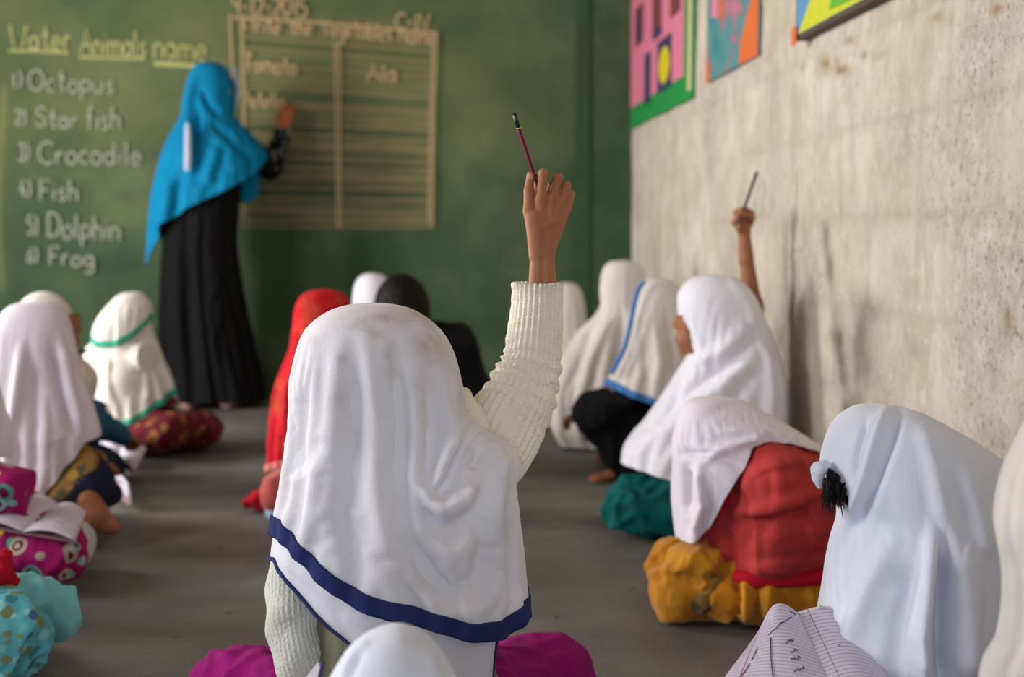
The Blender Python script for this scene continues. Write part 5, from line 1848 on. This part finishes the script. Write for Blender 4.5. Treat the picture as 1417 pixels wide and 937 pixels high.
V, F = nets([cone(q13(122, 692, -.12), q13(136, 716, -.13), .030, .030), cone(q13(136, 716, -.13), q13(150, 730, -.135), .030, .022)] + [cone(q13(146 + i * 4, 722 + i * 2, -.135), q13(152 + i * 4, 728 + i * 2, -.14), .009, .007) for i in range(4)], .006, .014, floor_cut)
mesh('bare_foot', V, F, SKIN2, g13)
k13 = [(416, 52, 52), (417.5, 34, 68), (422, 17, 80), (434, 2, 91), (452, -10, 98), (480, -20, 104), (512, -27, 110), (548, -33, 121), (580, -37, 130), (598, -38, 133), (625, -38, 133), (660, -36, 130), (710, -34, 122)]
drape('shawl', g13, LILAC, Y13, k13, [(0, 598), (-20, 606), (-38, 630), (-55, 658), (-72, 690), (-90, 706), (-130, 706), (180, 690), (90, 620), (45, 600)], folds=(.013, 9, 4.0, .2), dr=.8, nth=260, nv=180,
      ridges=[([(30, 480), (20, 560), (5, 640)], 8, 0.0182), ([(48, 500), (50, 580), (45, 660)], 9, -0.0156), ([(85, 470), (95, 530), (110, 590)], 7, 0.0156), ([(72, 480), (84, 540), (100, 600)], 6, -0.0130), ([(15, 600), (10, 680)], 6, 0.0156)])

# ================================================================== cream scarf behind her, cheek showing
Y14 = 3.9
x14 = Xat(72, Y14)
g14 = person('girl in cream scarf and steel blue dress peeking out behind the lilac shawl', x14, Y14)
J = skeleton(x14, Y14, a=-58, s=.98, lean=10, hp=14)
sh = P(72, 452, Y14) - J['head']
for k_ in ('head', 'neck', 'shl', 'shr', 'chest'):
    J[k_] = J[k_] + sh * {'head': 1, 'neck': .85, 'chest': .5, 'shl': .7, 'shr': .7}[k_]
for n_, sd in (('l', -1), ('r', 1)):
    J['kn' + n_] = J['w']((sd * .10, .11, .07)); J['an' + n_] = J['w']((sd * .09, -.08, .045)); J['to' + n_] = J['w']((sd * .09, -.17, .03))
build_body(g14, J, SKIN2)
garment('dress', g14, torso_prims(J, .018) + skirt_prims(J, 0) + [cone(P(112, 500, Y14), P(124, 560, Y14), .04, .05)], BLUED, .006)
garment('trousers', g14, leg_prims(J, .02), DKBLUE, .006)
k14 = [(403, 60, 60), (404.5, 51, 69), (409, 40, 80), (420, 28, 92), (440, 20, 101), (465, 16, 104), (488, 14, 108), (505, 10, 121), (522, 6, 128), (540, 4, 126), (570, 4, 122)]


def hole14(th, r, V):
    x, y = proj(V)
    return (x > 93) & (y > 434) & (y < 488)


drape('headscarf', g14, CREAMC, Y14, k14, [(180, 560), (-90, 556), (-30, 548), (0, 545), (90, 550)], folds=(.009, 9, 2.0, 0), nth=200, nv=140, hole=hole14, col=None)

# ================================================================== girl with teal lace edged scarf
Y15 = 4.5
x15 = Xat(180, Y15)
g15 = person('girl in cream cap scarf trimmed with teal lace and maroon dotted trousers', x15, Y15)
J = fit(skeleton(x15, Y15, a=-20, s=.86, lean=8, hp=16), 180, 446, Y15)
build_body(g15, J, SKIN2)
garment('tunic', g15, torso_prims(J, .014) + skirt_prims(J, 0), PRINT_MAR, .005)
q15 = lambda x, y, d=0: P(x, y, Y15 + d)
garment('trousers', g15, leg_prims(J, .024) + [cone(q15(170, 600, -.12), q15(230, 600, -.16), .05, .06), cone(q15(230, 598, -.14), q15(274, 588, -.04), .062, .055)], PRINT_MAR, .008)
k15 = [(430, 180, 180), (432, 160, 200), (442, 148, 206), (460, 140, 212), (476, 131, 219), (495, 128, 226), (520, 133, 236), (548, 137, 244), (580, 138, 248), (620, 138, 250)]
drape('shawl', g15, CREAMC, Y15, k15, [(180, 598), (-150, 598), (-120, 592), (-95, 585), (-80, 578), (-60, 566), (-35, 552), (0, 540), (90, 550)], folds=(.015, 12, 5.0, 0), nth=220, nv=150, dr=.75, bands=[(0, .024, TEALC, 'teal_lace')],
      col=torso_prims(J, .012, arms=False), ridges=[([(152, 490), (152, 540), (150, 590)], 5, .016), ([(166, 490), (168, 590)], 6, -.014), ([(198, 490), (204, 550)], 4, .018), ([(188, 490), (190, 570)], 5, -.012)])
k15b = [(404, 184, 184), (405.5, 172, 196), (410, 161, 203), (420, 149, 208), (436, 137, 209), (452, 131, 210), (470, 130, 211), (486, 134, 212)]
drape('cap_scarf', g15, CREAMC, Y15, k15b, [(180, 462), (-150, 472), (-125, 477), (-100, 477), (-75, 470), (-50, 458), (-25, 445), (0, 438), (90, 440)], folds=(.003, 8, 5.0, 0), nth=200, nv=110, dr=.95, bands=[(0, .024, TEALC, 'teal_lace')], col=None)

# ================================================================== girl in circle print, cut by the left edge
Y16 = 2.82
x16 = Xat(-90, Y16)
g16 = person('girl in magenta circle-print dress cut off by the picture edge, page on lap', x16, Y16)
J = fit(skeleton(x16, Y16, a=-45, s=.95, lean=10, hp=20, legs='kneel'), -75, 488, Y16)
build_body(g16, J, SKIN2)
q16 = lambda x, y, d=0: P(x, y, Y16 + d)
garment('dress', g16, torso_prims(J, .02) + skirt_prims(J, .01) + [cone(q16(-40, 640, -.05), q16(2, 672, -.08), .06, .062), cone(q16(2, 672, -.08), q16(-10, 700, -.05), .062, .05),
        cone(q16(-30, 760, -.06), q16(70, 762, -.10), .09, .065), cone(q16(70, 745, -.05), q16(85, 770, -.1), .05, .05)], PRINT_MAG, .011, .0065, 13)
garment('trousers', g16, leg_prims(J, .018), fabric('grey_white_hem', rgb(196, 196, 200), .05), .006)
k16 = [(425, -70, -70), (427, -92, -48), (440, -112, -28), (470, -122, -18), (510, -126, -14), (550, -140, -4), (600, -150, 2), (640, -152, 0), (690, -152, -6)]
drape('headscarf', g16, WHITE, Y16, k16, [(180, 660), (-90, 640), (0, 630), (90, 640)], folds=(.012, 9, 3.0, 0), nth=180, nv=120, sett=dict(it=12, exh=.045, exv=.012))

# ================================================================== girl in turquoise, nearest on the left
Y17 = 2.22
x17 = Xat(-230, Y17)
g17 = person('girl in turquoise flowered dress at the bottom corner, only her lap in view', x17, Y17)
J = fit(skeleton(x17, Y17, a=-40, s=1.0, lean=8, hp=18), -220, 535, Y17)
build_body(g17, J, SKIN2)
q17 = lambda x, y, d=0: P(x, y, Y17 + d)
garment('dress', g17, torso_prims(J, .02) + skirt_prims(J, 0) + [cone(q17(-60, 850, -.02), q17(40, 838, 0), .09, .055), cone(q17(40, 838, 0), q17(72, 846, .02), .055, .04), cone(q17(72, 846, .02), q17(82, 866, .0), .036, .026)], PALETEAL, .014, .006, 11, 2.0)
garment('trousers', g17, leg_prims(J, .018) + [cone(q17(-60, 880, -.14), q17(0, 880, -.14), .09, .075), cone(q17(0, 880, -.14), q17(42, 888, -.1), .075, .035)], PRINT_TURQ, .016, .006, 11, 6.0)
garment('red_sash', g17, [cone(q17(-30, 776, -.10), q17(2, 796, -.10), .022, .012), cone(q17(2, 796, -.10), q17(22, 808, -.09), .012, .007), cone(q17(-5, 800, -.1), q17(10, 766, -.08), .009, .009)], REDHEM, .006, .004, 34)
k17 = [(455, -220, -220), (457, -246, -194), (475, -272, -168), (515, -284, -156), (560, -290, -150), (620, -305, -134), (690, -315, -124), (760, -315, -126)]
drape('headscarf', g17, WHITE, Y17, k17, [(180, 730), (-90, 720), (0, 710), (90, 700)], folds=(.012, 9, 13.0, 0), nth=180, nv=120, sett=dict(it=12, exh=.045, exv=.012))

# ================================================================== the teacher at the board
YT = 5.72
xt = Xat(290, YT)
tr = empty('person', (xt, YT, 0), 'teacher in turquoise headscarf and long black gown writing on the green board', 'person')
qt = lambda x, y, d=0: P(x, y, YT + d)
Jt = {'s': 1.05, 'Rh': rz(-28) @ rx(-6)}
Jt['head'] = qt(298, 128); Jt['neck'] = qt(290, 172)
sT = 1.05
pr = head_prims({**Jt}) + [cone(qt(288, 185), qt(288, 250), .075, .11), cone(qt(288, 250), qt(286, 330), .11, .12), cone(qt(250, 200), qt(334, 198, .04), .045, .045)]
zf = lambda p_: np.array([p_[0], p_[1], 0.0])
for sd in (-1, 1):
    hx = Xat(279, YT) + sd * .06
    pr += [cone((hx, YT, .82), (hx, YT + .02, .46), .075, .055), cone((hx, YT + .02, .46), (hx, YT, .07), .052, .032), cone((hx, YT - .02, .045), (hx + .02, YT + .13, .03), .036, .028)]
shT, elT, wrT = qt(338, 196, .04), qt(374, 234, .12), qt(393, 176, .22)
pr += [cone(shT, elT, .045, .036), cone(elT, wrT, .034, .024), cone(qt(248, 200), qt(252, 258, .03), .042, .034), cone(qt(252, 258, .03), qt(285, 275, .10), .032, .022)]
bodyparts = [nets(pr, .011, .03, floor_cut)]
hand = [cone(wrT + (wrT - elT) * -.4, wrT, .026, .021)]
d = (qt(398, 150, .25) - wrT); d /= np.linalg.norm(d)
sx_ = np.array([1.0, -.2, -.1]); sx_ -= d * (sx_ @ d); sx_ /= np.linalg.norm(sx_)
nn = np.cross(sx_, d); nn = nn if nn[1] > 0 else -nn
for i, (o_, L_) in enumerate(((-.026, .036), (-.009, .042), (.009, .039), (.025, .030))):
    k0, k1 = wrT + sx_ * o_ * .5, wrT + d * .075 + sx_ * o_
    k2_ = k1 + d * L_ * .75 + nn * .012; k3_ = k2_ + nn * .026 + d * .002; k4_ = k3_ - d * .014 + nn * .006
    hand += [cone(k0, k1, .013, .0115), cone(k1, k2_, .0098, .009), cone(k2_, k3_, .009, .008), cone(k3_, k4_, .008, .007)]
t0_ = wrT + d * .02 - sx_ * .02
hand += [cone(t0_, t0_ + d * .035 - sx_ * .02 + nn * .012, .013, .011), cone(t0_ + d * .035 - sx_ * .02 + nn * .012, t0_ + d * .07 - sx_ * .012 + nn * .03, .0105, .008)]
bodyparts.append(nets(hand, .004, .01))
V, F = join_vf(bodyparts)
mesh('body', V, F, plain('henna_brown_skin', rgb(168, 92, 48), .55, spec=.35), tr)
for sd in (-1, 1):
    for nm, mt, yy, r in (('eye', EYE, .0665, .0125), ('iris', IRIS, .0735, .0070)):
        Vv, Ff = nets([ell(Jt['head'] + sT * (Jt['Rh'] @ np.array([sd * .030, yy, .004])), sT * np.array([r, r, r * .8]), Jt['Rh'])], .0025, .002)
        mesh(nm, Vv, Ff, mt, tr)
kA = [(158, 290, 290), (162, 272, 308), (172, 258, 322), (190, 245, 338), (225, 240, 338), (270, 234, 330), (330, 228, 326), (400, 224, 334), (470, 222, 348), (520, 221, 361), (556, 222, 368)]
drape('gown', tr, BLACKC, YT, kA, [(180, 549), (-90, 556), (0, 552), (90, 545)], folds=(.022, 14, 3.0, 0), front=[0, .05, .08, .10, .12, .14, .15, .16, .17, .18, .19], back=[0, .05, .08, .10, .13, .14, .15, .16, .17, .18, .19], nth=220, nv=150)
slv = [shT + np.array([-.02, 0, 0]), (shT + elT) / 2, elT, elT * .5 + wrT * .5, wrT + (elT - wrT) * .1]
V, F = tube(slv, [.062, .056, .052, .042, .036], 40, 50, cap=False, disp=lambda a, s: .004 * noise(np.stack([np.cos(a), np.sin(a), s * 12], -1)))
ts = mesh('sleeve', V, F, BLACKC, tr)
solid(ts, .003)
SEQ = plain('silver_sequin', rgb(170, 180, 186), .35, metal=.7)
seqs = []
for i in range(46):
    f = random.random()
    c = elT * (1 - f) + wrT * f if i < 34 else elT + np.array([random.uniform(-.05, .02), 0, random.uniform(-.02, .03)])
    r0 = .050 - .012 * f
    a = random.uniform(-.9, .9)
    nrm = np.array([math.sin(a), -math.cos(a), 0])
    seqs.append(nets([ell(c + nrm * r0, (.008, .005, .008))], .004, .002))
V, F = join_vf(seqs)
mesh('sleeve_sequins', V, F, SEQ, ts)
ts.children[0]['kind'] = 'stuff'
kH = [(86, 289, 289), (87.5, 277, 302), (92, 269, 311), (103, 262, 319), (120, 256, 325), (140, 253, 325), (156, 251, 325), (168, 245, 333), (180, 238, 345), (196, 230, 358), (213, 224, 367), (240, 217, 369), (284, 210, 365), (330, 207, 360), (380, 207, 356)]
fH = [0, .04, .065, .085, .10, .105, .105, .115, .13, .15, .165, .175, .18, .185, .19]


def holeT(th, r, V):
    l = (V - Jt['head']) @ Jt['Rh']
    return (l[..., 1] > .045) & (np.abs(l[..., 0]) < .075) & (l[..., 2] > -.10) & (l[..., 2] < .075)


drape('headscarf', tr, TURQ, YT, kH, [(180, 352), (-170, 366), (-155, 350), (-135, 318), (-115, 296), (-90, 276), (-70, 262), (-45, 244), (-22, 228), (-8, 217), (5, 216), (30, 240), (60, 272), (90, 280), (140, 320)], folds=(.014, 9, 2.0, .3), front=fH, back=fH,
      nth=280, nv=190, hole=holeT, ridges=[([(270, 110), (262, 140), (262, 175), (268, 235)], 5, 0.0260), ([(278, 125), (290, 145), (305, 156)], 5, -0.0208), ([(276, 150), (272, 200), (270, 240)], 4, -0.0208), ([(290, 165), (320, 190), (345, 215)], 7, -0.0130),
                                          ([(235, 240), (228, 300), (224, 350)], 6, 0.0182), ([(250, 240), (240, 300)], 6, -0.0182), ([(300, 200), (285, 250)], 8, 0.0156)])
V, F = tube([qt(322, 92, .02), qt(327, 112, .02), qt(329, 132, .02), qt(325, 152, .01)], [.006, .012, .012, .006], 14, 24)
mesh('silver_face_edge', V, F, SILVER, tr)
V, F = tube([qt(259, 170, -.17), qt(260, 190, -.185), qt(260, 215, -.20), qt(259, 236, -.205)], [.005, .014, .015, .012], 20, 30)
mesh('silver_scarf_end', V, F, SILVER, tr)
V, F = nets([cone(qt(345, 235, .10), qt(342, 262, .10), .05, .042), cone(qt(342, 262, .1), qt(338, 272, .1), .04, .03)], .01, .03)
mesh('hanging_scarf_end', wrinkle(V, F, .008, 14, 3), F, TURQ, tr)
PINKSH = plain('pink_sandal', rgb(190, 140, 128), .6)
for sd in (-1, 1):
    hx = xt + sd * .09
    V, F = nets([cone((hx, YT - .05, .02), (hx + .02, YT + .17, .018), .046, .04), cone((hx, YT - .1, .02), (hx, YT, .025), .03, .035)], .008, .02, lambda G: np.maximum(.003 - G[..., 2], G[..., 2] - .05))
    mesh('sandal', V, F, PINKSH, tr)
ck = empty('chalk_stick', qt(396, 147, .30), 'stick of chalk in the teacher hand at the board', 'chalk')
V, F = tube([qt(396, 148, .28), qt(393, 143, .33), qt(391, 139, .365)], [.006, .006, .005], 12, 8)
mesh('stick', V, F, plain('chalk_body', rgb(224, 196, 170), .9), ck)


# ================================================================== exercise books on the floor and on laps
def book(label, pts, lift=.015, mat=None):
    """Open exercise book: two curved leaves over a cover, from 4 corner points (near-left, near-right, far-right, far-left)."""
    pts = [np.asarray(p_, float) for p_ in pts]
    c = sum(pts) / 4
    o = empty('notebook', (c[0], c[1], min(p_[2] for p_ in pts)), label, 'notebook', 'notebooks')
    up = np.array([0, 0, 1.0])
    mid0, mid1 = (pts[0] + pts[1]) / 2, (pts[3] + pts[2]) / 2
    for q in ((pts[0], mid0, mid1, pts[3]), (mid0, pts[1], pts[2], mid1)):
        page('page', [x + up * .006 for x in q], o, n=10, mat=mat or M_PAPER, curl=lambda u, v: up * lift * math.sin(math.pi * u))
    V = np.array([x + up * .001 for x in pts])
    solid(mesh('cover', V, [(0, 1, 2, 3)], plain('notebook_cover', rgb(150, 110, 120), .6), o, False), .003, 1)
    return o


book('white exercise book on the floor in front of the maroon dotted trousers', [PF(140, 634, .03), PF(186, 655, .03), PF(203, 622, .06), PF(136, 600, .10)])
book('small white exercise book beside the bare foot', [PF(135, 668, .02), PF(182, 700, .02), PF(178, 672, .07), PF(128, 648, .09)])
book('white page lying on the magenta circle-print lap', [P(-40, 728, Y16 - .17), P(104, 752, Y16 - .17), P(120, 712, Y16 + .02), P(40, 690, Y16 + .06)], .012)
book('white exercise book by the teacher hem behind maroon trousers', [P(212, 572, 4.50), P(248, 570, 4.50), P(246, 552, 4.68), P(214, 552, 4.68)])

# everything worn under a scarf stays under it
seg = lambda V, a, b_: prim_d(V, cone(a, b_, 0))
J6a = (P(1050, 520, Y6 + .06), P(1042, 424, Y6 + .12), P(1030, 320, Y6 + .12), P(1030, 295, Y6 + .10))
arm6 = lambda V: np.min([seg(V, J6a[i], J6a[i + 1]) for i in range(3)], axis=0) < .075
tuck(g3, margin=.040)
for g_ in (g2, g4, g5, g7, g8, g9, g11, g12, g13, g14, g15, g16, g17):
    tuck(g_)
tuck(g6, skip=arm6)
